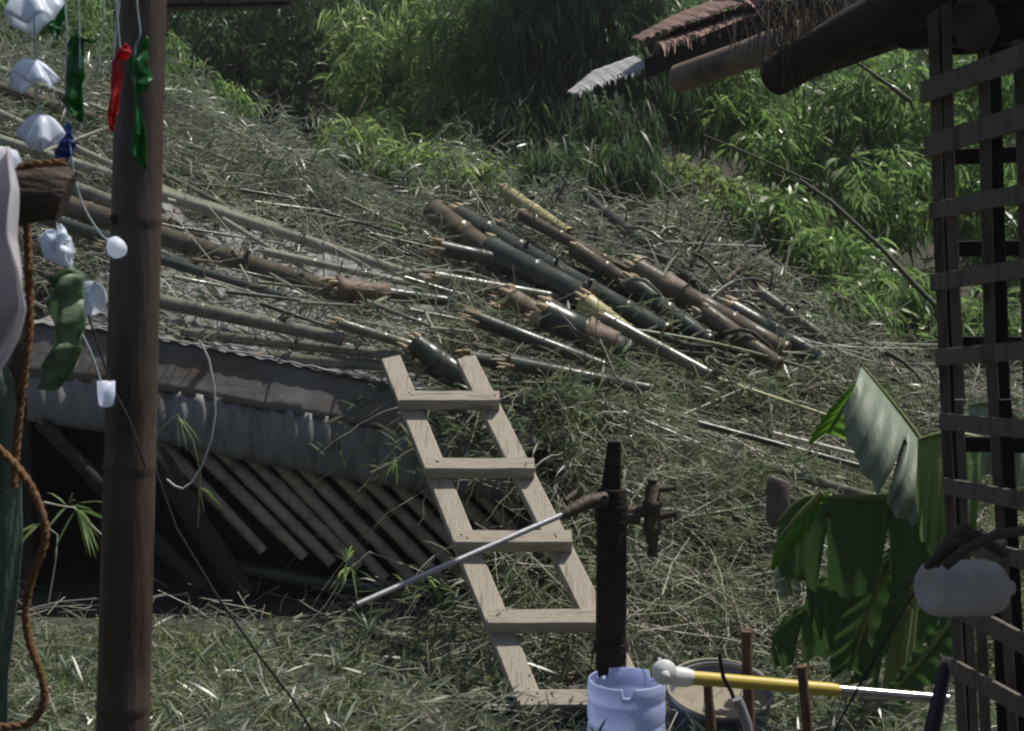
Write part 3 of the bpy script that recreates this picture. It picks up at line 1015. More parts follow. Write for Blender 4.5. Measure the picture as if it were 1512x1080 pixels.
# ------------------------------------------------------------------ low shed at left
shed = thing('low_shed', 'low lean-to shed with rusty tin front and slanting bamboo slats under the poles', 'shed', (-1.2, 6.6, 0))
top = [(40, 476), (160, 488), (245, 503), (400, 532), (560, 565), (700, 592), (800, 606)]
mid = [(55, 555), (160, 566), (245, 578), (400, 605), (560, 632), (700, 652), (800, 662)]
bot = [(42, 622), (160, 640), (245, 655), (400, 688), (560, 716), (700, 734), (800, 745)]


def interp(tab, x):
    for (a, b), (c, d) in zip(tab, tab[1:]):
        if x <= c:
            return b + (d - b) * (x - a) / (c - a)
    return tab[-1][1]


mb = MB()


def upper(u, v):
    px = 42 + u * 750
    py = interp(top, px) * (1 - v) + interp(mid, px) * v
    return P(px, py, 6.62 - .10 * v + .0012 * math.sin(u * 150))


mb.grid(upper, 120, 6)
mb.build('rusty_flashing', 'zinc_rust', shed, thick=.003)
mb = MB()


def lower(u, v):
    px = 40 + u * 740
    py = (interp(mid, px) - 4) * (1 - v) + interp(bot, px) * v
    bulge = .03 * math.sin(v * math.pi)
    return P(px, py, 6.535 - bulge - .02 * v + .009 * math.sin(u * 2 * math.pi * 26 + 1.2 * math.sin(u * 13)) + .006 * math.sin(u * 31 + v * 3))


mb.grid(lower, 300, 8)
mb.build('corrugated_front', 'zinc', shed, thick=.003)
# roof sheet going back
mb = MB()


def roof(u, v):
    px = 30 + u * 780
    D = 6.60 + v * 2.0
    f = P(px, interp(top, max(px, 40)), 6.62)
    b_ = S(px, D)
    z = f.z * (1 - v) + (b_[2] - .06) * v if v > 0 else f.z
    return Vector((f.x * (1 + .0 * v), D, z + .006 * math.sin(u * 2 * math.pi * 28)))


mb.grid(roof, 220, 8)
mb.build('roof_sheet', 'zinc', shed, thick=.003)
# crumpled bright roof edge
mb = MB()
edge = []
for i in range(60):
    px = 150 + i * 10
    edge.append(P(px, interp(top, px) - 3 + random.uniform(-2, 2), 6.60))
mb.tube(edge, .006, 6)
mb.build('roof_edge', 'rust_bright', shed)
# slats
for i in range(15):
    x0 = 215 + i * 43 + random.uniform(-5, 5)
    y0 = interp(bot, x0) - 25
    L = 1.0
    x1 = x0 + 185 + random.uniform(-8, 8)
    y1 = y0 + 190 + random.uniform(-5, 5)
    if x1 > 800: L = max(.35, (860 - x0) / 230)
    p0 = P(x0, y0, 6.66)
    p1 = P(x1, y1, 6.56)
    p1 = p0.lerp(p1, L)
    mb = MB()
    mb.tube([p0, p0.lerp(p1, .33), p0.lerp(p1, .36), p0.lerp(p1, .38), p0.lerp(p1, .7), p0.lerp(p1, .72), p0.lerp(p1, .74), p1],
            [k_ * random.uniform(.85, 1.05) for k_ in (.035, .034, .038, .034, .033, .037, .032, .031)], 10)
    mb.build('bamboo_slat', 'slat', shed)
# lower sill log and inner posts
mb = MB()
mb.tube([P(330, 838, 6.62), P(480, 862, 6.62), P(640, 880, 6.62), P(730, 890, 6.62)], .04, 10)
mb.build('sill_pole', 'culm_dark', shed)
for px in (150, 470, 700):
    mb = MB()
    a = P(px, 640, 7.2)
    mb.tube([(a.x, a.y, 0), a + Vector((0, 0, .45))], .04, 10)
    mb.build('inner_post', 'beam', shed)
# side and back walls of split planks (close the dark interior)
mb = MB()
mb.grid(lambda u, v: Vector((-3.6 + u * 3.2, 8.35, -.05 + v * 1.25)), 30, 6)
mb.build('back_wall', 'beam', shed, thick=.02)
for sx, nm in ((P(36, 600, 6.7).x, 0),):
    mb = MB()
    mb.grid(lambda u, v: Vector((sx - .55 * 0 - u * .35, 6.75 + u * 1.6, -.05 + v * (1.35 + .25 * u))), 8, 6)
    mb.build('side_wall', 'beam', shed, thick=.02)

# leaning dark logs in front of the shed
LOGS = 1
for (a, b, dpx, lab) in (((228, 668, 6.42), (362, 880, 6.4), 36, 'thick dark weathered log leaning in front of the slats'),
                         ((60, 625, 6.5), (300, 870, 6.35), 24, 'dark pole slanting down behind the brown post'),
                         ):
    A, B = P(*a), P(*b)
    mb = MB()
    n = 12
    pts = [A.lerp(B, i / n) + Vector((random.uniform(-1, 1), 0, random.uniform(-1, 1))) * .006 for i in range(n + 1)]
    mb.tube(pts, [pxs(dpx, 6) / 2 * random.uniform(.92, 1.08) for _ in pts], 12, rf=lambda i, an: 1 + .06 * math.sin(an * 5 + i * .3))
    o = mb.build('leaning_log', 'log_dark', None, A.lerp(B, .5))
    tag(o, lab, 'log', 'dark logs leaning at the shed')

# ------------------------------------------------------------------ ladder
lad = thing('wooden_ladder', 'light sawn timber ladder leaning on the shed roof', 'ladder', P(803, 1092, 4.62))
BL, BR = P(803, 1092, 4.62), P(968, 1092, 4.62)
TL, TR = P(577, 533, 6.30), P(688, 533, 6.30)
wx = Vector((1, 0, 0))
pl_n = ((TL - BL).cross(BR - BL)).normalized()
if pl_n.y > 0: pl_n = -pl_n
mb = MB(); mb.bar(BL, TL, wx, .098, .05); mb.build('rail', 'ladder', lad)
mb = MB(); mb.bar(BR, TR, wx, .098, .05); mb.build('rail', 'ladder', lad)
tdir = (TL - BL).normalized()


def rail_at(py):
    lo, hi = 0, 1
    for _ in range(40):
        m_ = (lo + hi) / 2
        q = BL.lerp(TL, m_)
        v = (q - Vector((0, 0, CZ)))
        dep = v.y * cp - v.z * sp
        yy = 540 - F * (v.y * sp + v.z * cp) / dep
        if yy > py: lo = m_
        else: hi = m_
    return lo


for py in (604, 704, 812, 930, 1050):
    q = rail_at(py)
    a, b = BL.lerp(TL, q), BR.lerp(TR, q)
    off = pl_n * .055
    mb = MB()
    mb.bar(a + off + Vector((-.045, 0, 0)), b + off + Vector((.045, 0, 0)), tdir, .078, .062)
    for side_, pq in ((0, a), (1, b)):
        for k in range(2):
            nc = pq + off + pl_n * .031 + tdir * random.uniform(-.022, .022) + Vector((random.uniform(-.025, .025), 0, 0))
            mb.tube([nc - pl_n * .004, nc + pl_n * .0015], .0042, 8, mi=1)
    mb.build('rung', ['ladder_rung', 'pump'], lad)

# ------------------------------------------------------------------ hand pump
pb = P(902, 1000, 4.6)
pump = thing('hand_pump', 'black iron hand pump with long grey lever and brass spout', 'water pump', (pb.x, pb.y, 0))
tz, bz = zat(722, 4.6), 0.0
mb = MB()
mb.tube([(pb.x, pb.y, bz), (pb.x, pb.y, .25), (pb.x, pb.y, tz - .02), (pb.x, pb.y, tz)], [.058, .056, .055, .052], 24)
mb.tube([(pb.x, pb.y, tz - .12), (pb.x, pb.y, tz - .06)], [.061, .061], 24)
mb.tube([(pb.x, pb.y, .30), (pb.x, pb.y, .33)], [.064, .064], 24)
mb.build('barrel', 'pump', pump)
mb = MB()
zt = zat(652, 4.6)
mb.bar((pb.x - .002, pb.y, tz - .01), (pb.x + .008, pb.y, zt), (1, 0, 0), .072, .05, taper=.62)
mb.tube([(pb.x + .008, pb.y - .03, zt - .015), (pb.x + .008, pb.y + .03, zt - .015)], .018, 12)
mb.build('rod_guide', 'pump', pump)
mb = MB()
a, m_, e = P(893, 738, 4.53), P(838, 757, 4.45), P(527, 893, 4.05)
mb.tube([a, P(868, 741, 4.5), m_, P(826, 763, 4.44)], [.030, .027, .020, .014], 12)
mb.tube([P(850, 728, 4.5), P(835, 740, 4.47)], [.012, .012], 8)
mb.tube([P(893, 738, 4.46), P(893, 738, 4.60)], .016, 10)
mb.build('lever_pivot', 'brass', pump)
mb = MB()
mb.tube([m_, P(700, 817, 4.27), e], [.0105, .010, .0098], 12, hollow=True)
mb.build('lever', 'steel', pump)
sx = P(963, 760, 4.6)
spo = MB()
spo.lathe((sx.x, sx.y, zat(822, 4.6)), [(0, 0), (.018, 0), (.022, .03), (.024, .08), (.034, .085), (.034, .115), (.03, .12), (.030, .175),
                                       (.038, .18), (.038, .20), (.028, .205), (.026, .255), (.018, .262), (.018, .275), (.021, .28), (0, .283)], 20)
spo.tube([P(925, 756, 4.6), P(965, 756, 4.6)], .020, 12)
spo.tube([P(925, 764, 4.6), P(945, 764, 4.6)], .028, 12)
spo.build('spout', 'brass', pump)
for (x0, y0, x1, y1, r) in ((965, 724, 1000, 722, .011), (965, 765, 1002, 760, .015)):
    mb = MB()
    mb.tube([P(x0, y0, 4.6), P(x1 - 8, y1, 4.58), P(x1, y1, 4.57)], [r, r * .8, r * 1.3], 10)
    mb.build('tap', 'brass', pump)
# loop of old string tied below the spout
mb = MB()
c = P(945, 808, 4.52)
mb.tube([c + Vector((math.cos(a_) * .026, 0, math.sin(a_) * .015)) for a_ in [i * .42 for i in range(16)]], .0035, 6, caps=False)
mb.tube([P(935, 812, 4.52), P(950, 850, 4.5), P(985, 890, 4.5), P(1000, 960, 4.5)], .003, 6)
mb.build('string_loop', 'wilt', pump)

# ------------------------------------------------------------------ bottle, bucket, black can
bc = P(925, 1010, 4.35)
rb = pxs(57, 4.35)
t = thing('plastic_container', 'pale blue ribbed plastic container with cut notched top beneath the pump', 'container', (bc.x, bc.y, 0))
mb = MB()
topz = zat(1002, 4.35)
prof = []
hgt = topz
nrib = 5
NV = 60
NU = 64
notches = [(-.5, .17), (1.1, .12), (2.6, .2), (4.4, .2)]


def bott(u, v):
    a = u * 2 * math.pi
    z = v * hgt
    r = rb * (1 + .04 * abs(math.sin((hgt - z + .012) / .078 * math.pi)) ** .6 - .02)
    z2 = z
    if v > .9:
        drop = 0
        for ca, wd_ in ((-1.62, .13), (.6, .2), (2.2, .2)):
            dd = abs((a - ca + math.pi) % (2 * math.pi) - math.pi)
            if dd < wd_: drop = .035
        z2 = min(z, hgt - drop)
        r *= 1 - .05 * (v - .9) * 5
    return Vector((bc.x + r * math.cos(a), bc.y + r * math.sin(a), z2))


mb.grid(bott, NU * 2, NV)
mb.build('body', 'blue_plastic', t, thick=.003)
mb = MB()
mb.lathe((bc.x, bc.y, .004), [(0, 0), (rb * .95, 0)], 32)
mb.build('bottom', 'blue_plastic', t)

kc = P(1062, 1030, 4.5)
rk = pxs(78, 4.5)
t = thing('bucket', 'slate blue bucket with dried mud inside, right of the ribbed container', 'bucket', (kc.x, kc.y, 0))
tilt = Vector((-.05, -.26, 1)).normalized()
kz = zat(1022, 4.5)
mb = MB()
mb.lathe((kc.x, kc.y, kz), [(rk * .80, -kz + .02), (rk * .94, -.09), (rk, 0), (rk * 1.035, .0), (rk * 1.035, .012), (rk * .97, .012),
                            (rk * .93, -.02), (rk * .9, -.10)], 40, ax=tilt)
mb.build('body', 'bucket', t)
mb = MB()
mb.lathe((kc.x, kc.y, kz), [(rk * .965, .013), (rk * .93, -.03), (rk * .8, -.05), (rk * .5, -.045), (0, -.05)], 40, ax=tilt)
mb.build('dried_mud', 'mud', t)
mb = MB()
mb.tube([Vector((kc.x, kc.y, kz)) + Vector((math.cos(a_) * rk * 1.0, math.sin(a_) * rk, .016 - .0 * a_ + math.sin(a_) * rk * .26)) for a_ in
         [i * 2 * math.pi / 40 for i in range(41)]], .006, 8, caps=False)
mb.build('rim', 'mud', t)

cc = P(858, 1040, 4.75)
mb = MB()
rc = pxs(24, 4.75)
mb.lathe((cc.x, cc.y, 0), [(rc * .9, 0), (rc, .02), (rc, zat(1024, 4.75) - .02), (rc * 1.04, zat(1022, 4.75)), (rc * .9, zat(1018, 4.75)), (rc * .88, .1), (0, .09)], 24)
o = mb.build('black_can', 'black_rubber', None, (cc.x, cc.y, 0))
tag(o, 'narrow black can squeezed between the ladder foot and the ribbed container', 'can')
# timber offcut standing behind the container
mb = MB()
mb.bar(P(838, 1010, 4.9), P(878, 1000, 4.95), (0, 0, 1), .06, .03)
o = mb.build('wood_offcut', 'stake', None, P(858, 1005, 4.9))
tag(o, 'small brown wood offcut lying on the black can', 'offcut')

# ------------------------------------------------------------------ yellow handled pole with clear end, stakes
DY = 3.7
t = thing('telescopic_handle', 'yellow and chrome telescopic handle with white clamp and clear knob, laid across stakes', 'handle', P(1180, 1020, DY))


def yp(px):
    return P(px, 1001 + (px - 1020) * (1032 - 1001) / 370, DY)


mb = MB(); mb.tube([yp(1018), yp(1130), yp(1228), yp(1240)], [pxs(10.5, DY), pxs(10, DY), pxs(10, DY), pxs(8, DY)], 20); mb.build('yellow_grip', 'yellow', t)
mb = MB(); mb.tube([yp(1236), yp(1400)], pxs(8, DY), 18); mb.build('tube', 'chrome', t)
mb = MB(); mb.tube([yp(990), yp(1000), yp(1012), yp(1024)], [pxs(14, DY), pxs(15, DY), pxs(14.5, DY), pxs(11, DY)], 20); mb.build('clamp', 'white_plastic', t)
mb = MB()
kn = P(981, 995, DY - .02)
mb.lathe(kn + Vector((0, .03, 0)), [(0, -.004), (pxs(8, DY), -.004), (pxs(12, DY), .004), (pxs(17, DY), .012), (pxs(19, DY), .03), (pxs(17, DY), .048), (0, .05)], 28,
         ax=Vector((0, -1, .15)))
mb.lathe(kn + Vector((0, -.022, 0)), [(0, .006), (pxs(6, DY), .005), (pxs(8, DY), -.004)], 20, ax=Vector((0, -1, .15)))
mb.build('end_knob', 'white_plastic', t)
mb = MB(); mb.bar(P(971, 985, DY), P(974, 972, DY), (1, 0, 0), .01, .008); mb.build('tab', 'white_plastic', t)

SG = 'thin brown stakes at the yellow handle'
for (x0, y0, x1, y1, D, w_, lab) in ((1046, 1012, 1056, 1180, 3.82, 15, 'stake under the left half of the yellow grip'),
                                  (1102, 932, 1110, 1180, 3.9, 17, 'tallest stake, standing behind the yellow grip'),
                                  (1183, 984, 1203, 1180, 3.6, 15, 'stake in front of the right half of the yellow grip')):
    A, B = P(x0, y0, D), P(x1, y1, D)
    k = A.z / max(.01, A.z - B.z)
    B = A.lerp(B, k)
    mb = MB()
    pts = [A.lerp(B, i / 8) + Vector((random.uniform(-1, 1) * .002, 0, 0)) for i in range(9)]
    mb.tube(pts, [pxs(w_, D) / 2 * random.uniform(.9, 1.08) for _ in pts], 8)
    o = mb.build('wooden_stake', 'stake', None, B)
    tag(o, lab, 'stake', SG)
mb = MB()
mb.tube([P(1062, 965, 3.62), P(1068, 1000, 3.62), P(1080, 1022, 3.62), P(1088, 1045, 3.62)], .006, 8)
o = mb.build('draped_string', 'wire', None, P(1070, 1000, 3.62))
tag(o, 'short dark cord draped over the yellow grip', 'cord')
mb = MB()
mb.tube([P(1088, 1032, 3.5), P(1094, 1045, 3.5), P(1103, 1070, 3.5), P(1108, 1110, 3.5), P(1108, 1180, 3.5)], pxs(8, 3.5), 12)
o = mb.build('grey_hose', 'steel', None, P(1100, 1060, 3.5))
tag(o, 'grey hose end bending down below the yellow grip', 'hose')
mb = MB()
mb.grid(lambda u, v: P(1405 - v * 30 - u * 34 * (1 - abs(.6 - v)) + 20 * u * v, 972 + v * 170, 3.4 - .03 * math.sin(u * 5)), 6, 10)
o = mb.build('folded_umbrella', 'navy', None, P(1390, 1060, 3.4), thick=.012)
tag(o, 'dark navy folded cloth with sequined edge beside the lattice foot', 'umbrella')

# ------------------------------------------------------------------ banana plant (right)
ban = thing('banana_plant', 'banana plant with torn broad leaves growing beside the lattice wall', 'banana plant', gp(1290, 5.0)[:2] + (0,))


def bleaf(spine, w_up, w_dn, nrm, name='leaf', matn='banana', fold=.25, tears=(), ex=.45):
    """spine: list of (px,py,D); blades hang on either side of the midrib. nrm: direction of blade spread per side"""
    pts = [P(*s) for s in spine]
    n = 36

    def sp_at(q):
        x = q * (len(pts) - 1)
        i = min(int(x), len(pts) - 2)
        f = x - i
        p0 = pts[max(i - 1, 0)]; p1 = pts[i]; p2 = pts[i + 1]; p3 = pts[min(i + 2, len(pts) - 1)]
        return .5 * ((2 * p1) + (p2 - p0) * f + (2 * p0 - 5 * p1 + 4 * p2 - p3) * f * f + (3 * p1 - p0 - 3 * p2 + p3) * f ** 3)
    o_ = None
    for side, (w_, dv) in enumerate(((w_up, nrm[0]), (w_dn, nrm[1]))):
        if w_ <= 0: continue
        dv = Vector(dv).normalized()
        mb = MB()

        def fn(u, v, w_=w_, dv=dv):
            q = sp_at(u)
            prof_ = math.sin(math.pi * min(1, max(0, .06 + u * .9))) ** ex + .02 * math.sin(u * 31) + .015 * math.sin(u * 77)
            tear = 0
            for tq in tears:
                tear = max(tear, 1 - abs(u - tq) / .03)
            ww = w_ * prof_ * (1 - .75 * max(0, tear) * (v > .25))
            c = q + dv * ww * v
            c += Vector((0, -1, 0)) * math.sin(v * 2.2) * ww * fold + Vector((0, 0, -1)) * ww * .25 * v * v
            c += Vector((0, 1, .3)) * .010 * math.sin(u * 46) * v
            return c
        mb.grid(fn, n * 2, 8)
        o_ = mb.build(name, matn if not isinstance(matn, tuple) else matn[side], ban)
    mb = MB()
    mb.tube([sp_at(i / 20) for i in range(21)], [.014 * (1 - .6 * i / 20) for i in range(21)], 8)
    mb.build('midrib', 'rib', ban)


# upper leaf: midrib arcs from lattice up-left to (1262,530)
bleaf([(1385, 690, 4.4), (1352, 640, 4.45), (1312, 588, 4.5), (1272, 540, 4.55)], .0, .24, ((0, 0, 1), (-.6, -.35, -.75)),
      matn='banana_pale', fold=.5, tears=(.42,), ex=.22)
bleaf([(1275, 560, 4.6), (1262, 580, 4.62), (1240, 610, 4.65), (1222, 640, 4.66)], .13, .11, ((1, 0, -.2), (-1, 0, -.4)), fold=.2, matn='banana_bright', ex=.3)
# middle leaf hanging below with yellow edge
bleaf([(1450, 650, 4.2), (1400, 640, 4.2), (1355, 650, 4.22)], .0, .34, ((0, 0, 1), (-.1, -.15, -1)), matn='banana', fold=.12)
# big lower dark leaf
bleaf([(1395, 750, 4.4), (1330, 735, 4.4), (1260, 735, 4.42), (1190, 735, 4.5), (1150, 770, 4.55)], .0, .27, ((0, 0, 1), (-.12, -.1, -1)),
      matn='banana_dark', fold=.08, tears=(.62, .3))
bleaf([(1215, 728, 4.30), (1180, 762, 4.32), (1148, 800, 4.36)], .05, .12, ((1, 0, .4), (-.4, 0, -1)), matn='banana_bright', fold=.2, ex=.3)
# hanging lower leaves
bleaf([(1330, 800, 4.5), (1300, 860, 4.5), (1270, 940, 4.52), (1255, 990, 4.55)], .10, .12, ((1, 0, -.3), (-1, 0, -.3)), fold=.2, matn='banana_dark')
bleaf([(1440, 860, 4.2), (1400, 920, 4.2), (1350, 985, 4.2), (1310, 1030, 4.2)], .04, .07, ((-1, 0, .5), (1, 0, -.6)), fold=.15, tears=(.5,), matn='banana_dark')
bleaf([(1300, 840, 4.7), (1240, 870, 4.7), (1190, 860, 4.72)], .06, .18, ((0, 0, 1), (0, 0, -1)), fold=.2, matn='banana_dark')
bleaf([(1530, 640, 4.9), (1470, 600, 4.9), (1430, 600, 4.95)], .05, .22, ((0, 0, 1), (-.1, 0, -1)), matn='banana_pale', fold=.3)
bleaf([(1330, 860, 4.95), (1260, 880, 4.95), (1190, 900, 5.0), (1140, 940, 5.0)], .05, .17, ((0, 0, 1), (-.1, 0, -1)), fold=.2, matn='banana_dark', tears=(.4, .7))  # this leaf and the next are added to darken the shadowed ground
bleaf([(1400, 880, 4.8), (1340, 910, 4.85), (1290, 960, 4.9), (1250, 1020, 4.9)], .07, .14, ((0, 0, 1), (-.1, 0, -1)), fold=.2, matn='banana_dark', tears=(.55,))
bleaf([(1210, 800, 4.6), (1180, 815, 4.6), (1165, 850, 4.62), (1170, 880, 4.62)], .05, .06, ((1, 0, 0), (-1, 0, 0)), fold=.3, matn='banana_pale', ex=.3)
# dry hanging leaf and stalks
mb = MB()
bx = gp(1330, 4.7)
mb.tube([(bx[0], 4.7, 0), (bx[0] + .02, 4.7, .25), P(1345, 850, 4.6), P(1370, 760, 4.5), P(1400, 700, 4.4)], [.06, .05, .035, .025, .016], 12)
mb.build('stem', 'rib', ban)
mb = MB()
mb.tube([(bx[0], 4.7, .1), P(1340, 900, 4.6), P(1300, 860, 4.55), P(1240, 880, 4.6)], [.03, .022, .018, .012], 10)
mb.build('stem', 'rib', ban)

# hanging tin under the cut stalk
mb = MB()
hc = P(1150, 745, 5.95)
mb.tube([P(1152, 708, 5.95), P(1150, 715, 5.95), P(1148, 768, 5.95), P(1148, 776, 5.95)], [pxs(14, 6), pxs(18, 6), pxs(17, 6), pxs(12, 6)], 16)
o = mb.build('hanging_tin', 'tin_old', None, hc)
tag(o, 'rusty purplish tin hanging under the grey-green cut stalk', 'tin')

# curved dark stems before the thicket
for pts, r_, lab in (([(1180, 265, 9.0), (1230, 300, 8.8), (1300, 365, 8.5), (1360, 430, 8.3), (1385, 455, 8.2)], .020,
                      'thick dark stem curving down to the lattice wall'),
                     ([(1255, 85, 8.8), (1290, 110, 8.6), (1345, 150, 8.5)], .016, 'short dark stem below the hut eave'),
                     ([(1040, 200, 9.5), (1100, 225, 9.4), (1200, 270, 9.0)], .010, 'thin dark stem rising left of the thick one')):
    mb = MB()
    pp = [P(*q) for q in pts]
    mb.tube(pp, [r_ * (.6 + .4 * i / (len(pp) - 1)) for i in range(len(pp))], 8)
    # carry the stem down to the bank behind
    o = mb.build('creeper_vine', 'stem', None, pp[-1])
    tag(o, lab, 'vine', 'dark stems crossing in front of the bamboo thicket')

# ------------------------------------------------------------------ lattice wall of the hut
hut = thing('bamboo_lattice_wall', 'dark split-bamboo lattice wall of the hut at the right edge', 'lattice wall', P(1420, 1080, 3.2)[:2] + (0,))


def DW(px):
    return 3.35 - (px - 1370) / 150 * .38


def vlath(x0, y0, x1, y1, wpx, name='vertical_lath', dd=0, m='lath'):
    mb = MB()
    a, b = P(x0, y0, DW(x0) + dd), P(x1, y1, DW(x0) + dd)
    mb.bar(a, b, (1, -.35, 0), pxs(wpx, 3.1), .02)
    mb.build(name, m, hut)


vlath(1376, -60, 1386, 330, 17)
vlath(1385, 325, 1398, 640, 16)
vlath(1397, 630, 1424, 1140, 16)
vlath(1396, -60, 1404, 300, 15)
vlath(1404, 290, 1418, 600, 16)
vlath(1416, 590, 1442, 1140, 13)
vlath(1386, -60, 1398, 420, 26, dd=.05, m='lath_dark')  # dark laths behind draw the shade in the gaps of the pairs
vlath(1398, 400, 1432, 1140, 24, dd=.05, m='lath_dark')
vlath(1448, -60, 1462, 520, 17)
vlath(1462, 510, 1480, 800, 17)
vlath(1478, 790, 1500, 1140, 15)
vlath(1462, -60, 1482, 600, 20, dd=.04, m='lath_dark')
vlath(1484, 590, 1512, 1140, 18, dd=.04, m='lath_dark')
vlath(1504, 60, 1524, 700, 16, dd=.03)
vlath(1530, -60, 1560, 1140, 24)
vlath(1640, -60, 1660, 1140, 26)
HL = [(1362, 137, 1512, 82, 34), (1368, 218, 1512, 172, 34), (1374, 312, 1512, 286, 26), (1376, 418, 1512, 396, 26), (1384, 528, 1512, 518, 26),
      (1390, 622, 1512, 634, 26), (1396, 718, 1512, 740, 26), (1405, 800, 1512, 828, 26), (1402, 892, 1512, 950, 30), (1406, 985, 1512, 1044, 28)]
for (x0, y0, x1, y1, w_) in HL:
    sl_ = (y1 - y0) / (x1 - x0)
    x2 = 1700
    y2 = y0 + sl_ * (x2 - x0)
    mb = MB()
    a, b = P(x0, y0, DW(x0) - .03), P(x2, y2, DW(x2) - .03)
    mb.bar(a, b, (0, 0, 1), pxs(w_, 3.1), .012)
    mb.build('horizontal_lath', 'lath', hut)
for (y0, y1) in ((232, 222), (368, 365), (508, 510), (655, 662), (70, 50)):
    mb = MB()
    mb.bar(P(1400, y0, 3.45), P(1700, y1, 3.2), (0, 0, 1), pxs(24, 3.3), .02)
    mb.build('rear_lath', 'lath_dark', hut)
# lower inner darkness drawn as mostly dark laths behind the lattice
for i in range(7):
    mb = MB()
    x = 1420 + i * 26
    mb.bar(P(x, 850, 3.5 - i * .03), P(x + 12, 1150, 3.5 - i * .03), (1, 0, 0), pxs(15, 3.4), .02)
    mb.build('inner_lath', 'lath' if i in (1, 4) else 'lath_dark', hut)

# jug hanging on the lattice
jd = 2.75
t = thing('plastic_jug', 'milky white plastic jug tied on its side to the lattice', 'jug', P(1440, 870, jd))
mb = MB()
ja, jb = P(1370, 869, jd + .05), P(1474, 868, jd + .12)
axj = (jb - ja).normalized()
R_ = pxs(43, jd)
Lj = (jb - ja).length
mb.lathe(ja, [(0, .006), (R_ * .55, .004), (R_ * .60, .0), (R_ * .80, .002), (R_ * .93, .010), (R_ * .985, .024), (R_, .045), (R_, .07), (R_ * .95, .078), (R_ * .95, .084), (R_, .092),
              (R_ * .99, Lj * .80), (R_ * .90, Lj * .93), (R_ * .5, Lj * 1.02), (R_ * .28, Lj * 1.05), (R_ * .28, Lj * 1.18), (0, Lj * 1.18)], 32, ax=axj)
mb.build('body', 'jug', t)
mb = MB()
mb.tube([P(1400, 822, jd), P(1420, 800, jd - .02), P(1450, 790, jd - .02), P(1480, 800, jd)], .008, 8)
mb.build('handle', 'jug', t)
mb = MB()
for i in range(7):
    a0 = (1368 + i * 6, 838 - i * 3)
    pts = [P(a0[0], a0[1], jd), P(a0[0] + 22, a0[1] - 26 - i * 3, jd - .03), P(a0[0] + 50, a0[1] - 48 + i * 4, jd - .02), P(a0[0] + 80, a0[1] - 50 + i * 8, jd + .05)]
    mb.tube(pts, .008 + .003 * (i % 3), 8)
mb.tube([P(1395, 836, jd - .04), P(1425, 812, jd - .06), P(1470, 790, jd - .05), P(1540, 780, jd)], .011, 8)
o = mb.build('knotted_rag', 'rag', None, P(1400, 800, jd))
tag(o, 'twisted grey-brown rag knotted round the lattice above the milky jug', 'rag')

# ------------------------------------------------------------------ hut roof (top right)
hr = thing('hut_roof', 'hut eave of rusty corrugated tin, bamboo rafters and loose thatch', 'hut roof', P(1300, 0, 3.8))


def tin(corner, along, depth, up_, n, matn, amp=.010, rag=.02, taper=1.0):
    a, b = P(*corner), P(*along)
    mb = MB()
    nu = n * 10
    Ld = (b - a)
    ragged = [random.uniform(0, 1) ** 2 * rag for _ in range(nu + 1)]

    def fn(u, v):
        q = a + Ld * u
        i = int(round(u * nu))
        kt = min(1, taper + u * 2.2)
        return q + Vector((-.02 * v, depth * v * kt, up_ * v * kt)) + Vector((0, 0, 1)) * amp * math.sin(u * n * 2 * math.pi) \
            - Vector((0, 1, .9)) * ragged[i] * (1 - v) ** 6 * (1 if v < .3 else 0)
    mb.grid(fn, nu, 8)
    return mb.build('tin_sheet', matn, hr, thick=.003)


tin((846, 138, 4.55), (962, 96, 4.35), .42, .105, 7, 'rust_bright', amp=.0009, rag=.035, taper=.08)
tin((943, 58, 4.45), (1150, -18, 4.05), .34, .085, 11, 'rust', amp=.001, rag=.03, taper=.15)
tin((978, 66, 4.30), (1160, 6, 3.95), .34, .085, 11, 'rust', amp=.001, rag=.07, taper=.3)
tin((1100, 10, 4.1), (1420, -110, 3.3), .5, .2, 12, 'rust', rag=.03)
# fascia board under the tin
mb = MB(); mb.bar(P(955, 100, 4.35), P(1200, 5, 3.85), (0, 0, 1), pxs(28, 4.1), .02); mb.build('fascia', 'beam', hr)
mb = MB()
a, b = P(1003, 116, 4.15), P(1420, -30, 3.4)
n = 14
mb.tube([a.lerp(b, i / n) for i in range(n + 1)], [pxs(21, 4.1) * (1.07 if i in (5, 10) else 1) for i in range(n + 1)], 18, True, 0, 0, hollow=True)
mb.build('rafter', 'rafter', hr)
mb = MB()
a, b = P(1146, 112, 3.6), P(1440, -60, 3.0)
mb.tube([a.lerp(b, i / n) for i in range(n + 1)], [pxs(30, 3.6) * (1.06 if i in (6,) else 1) for i in range(n + 1)], 18, True, 0, 0, hollow=True)
mb.build('rafter', 'beam', hr)
mb = MB(); mb.bar(P(1160, 96, 3.75), P(1600, -60, 3.1), (0, 0, 1), pxs(58, 3.6), .07); mb.build('beam', 'beam', hr)
mb = MB(); mb.bar(P(1340, 30, 3.45), P(1700, 5, 3.0), (0, 0, 1), pxs(90, 3.2), .06); mb.build('beam', 'beam', hr)
mb = MB(); mb.bar(P(1130, 62, 4.0), P(1400, -40, 3.4), (0, 0, 1), pxs(36, 3.9), .03); mb.build('fascia', 'rafter', hr)
mb = MB()
mb.tube([P(1428, 0, 3.2), P(1434, 25, 3.15), P(1446, 55, 3.15), P(1452, 72, 3.2)], [.02, .055, .05, .02], 14)
mb.build('hanging_bundle', 'rag', hr)
# hut roof surface above (thatch on boards)
mb = MB()
a, b = P(1100, -10, 4.2), P(1900, -260, 2.6)
mb.grid(lambda u, v: Vector((a.x + .45 + u * 2.4, 3.35 - v * 3.2 - u * .2, a.z + .1 + u * .75)), 20, 12)
mb.build('thatch_deck', 'beam', hr, thick=.05)
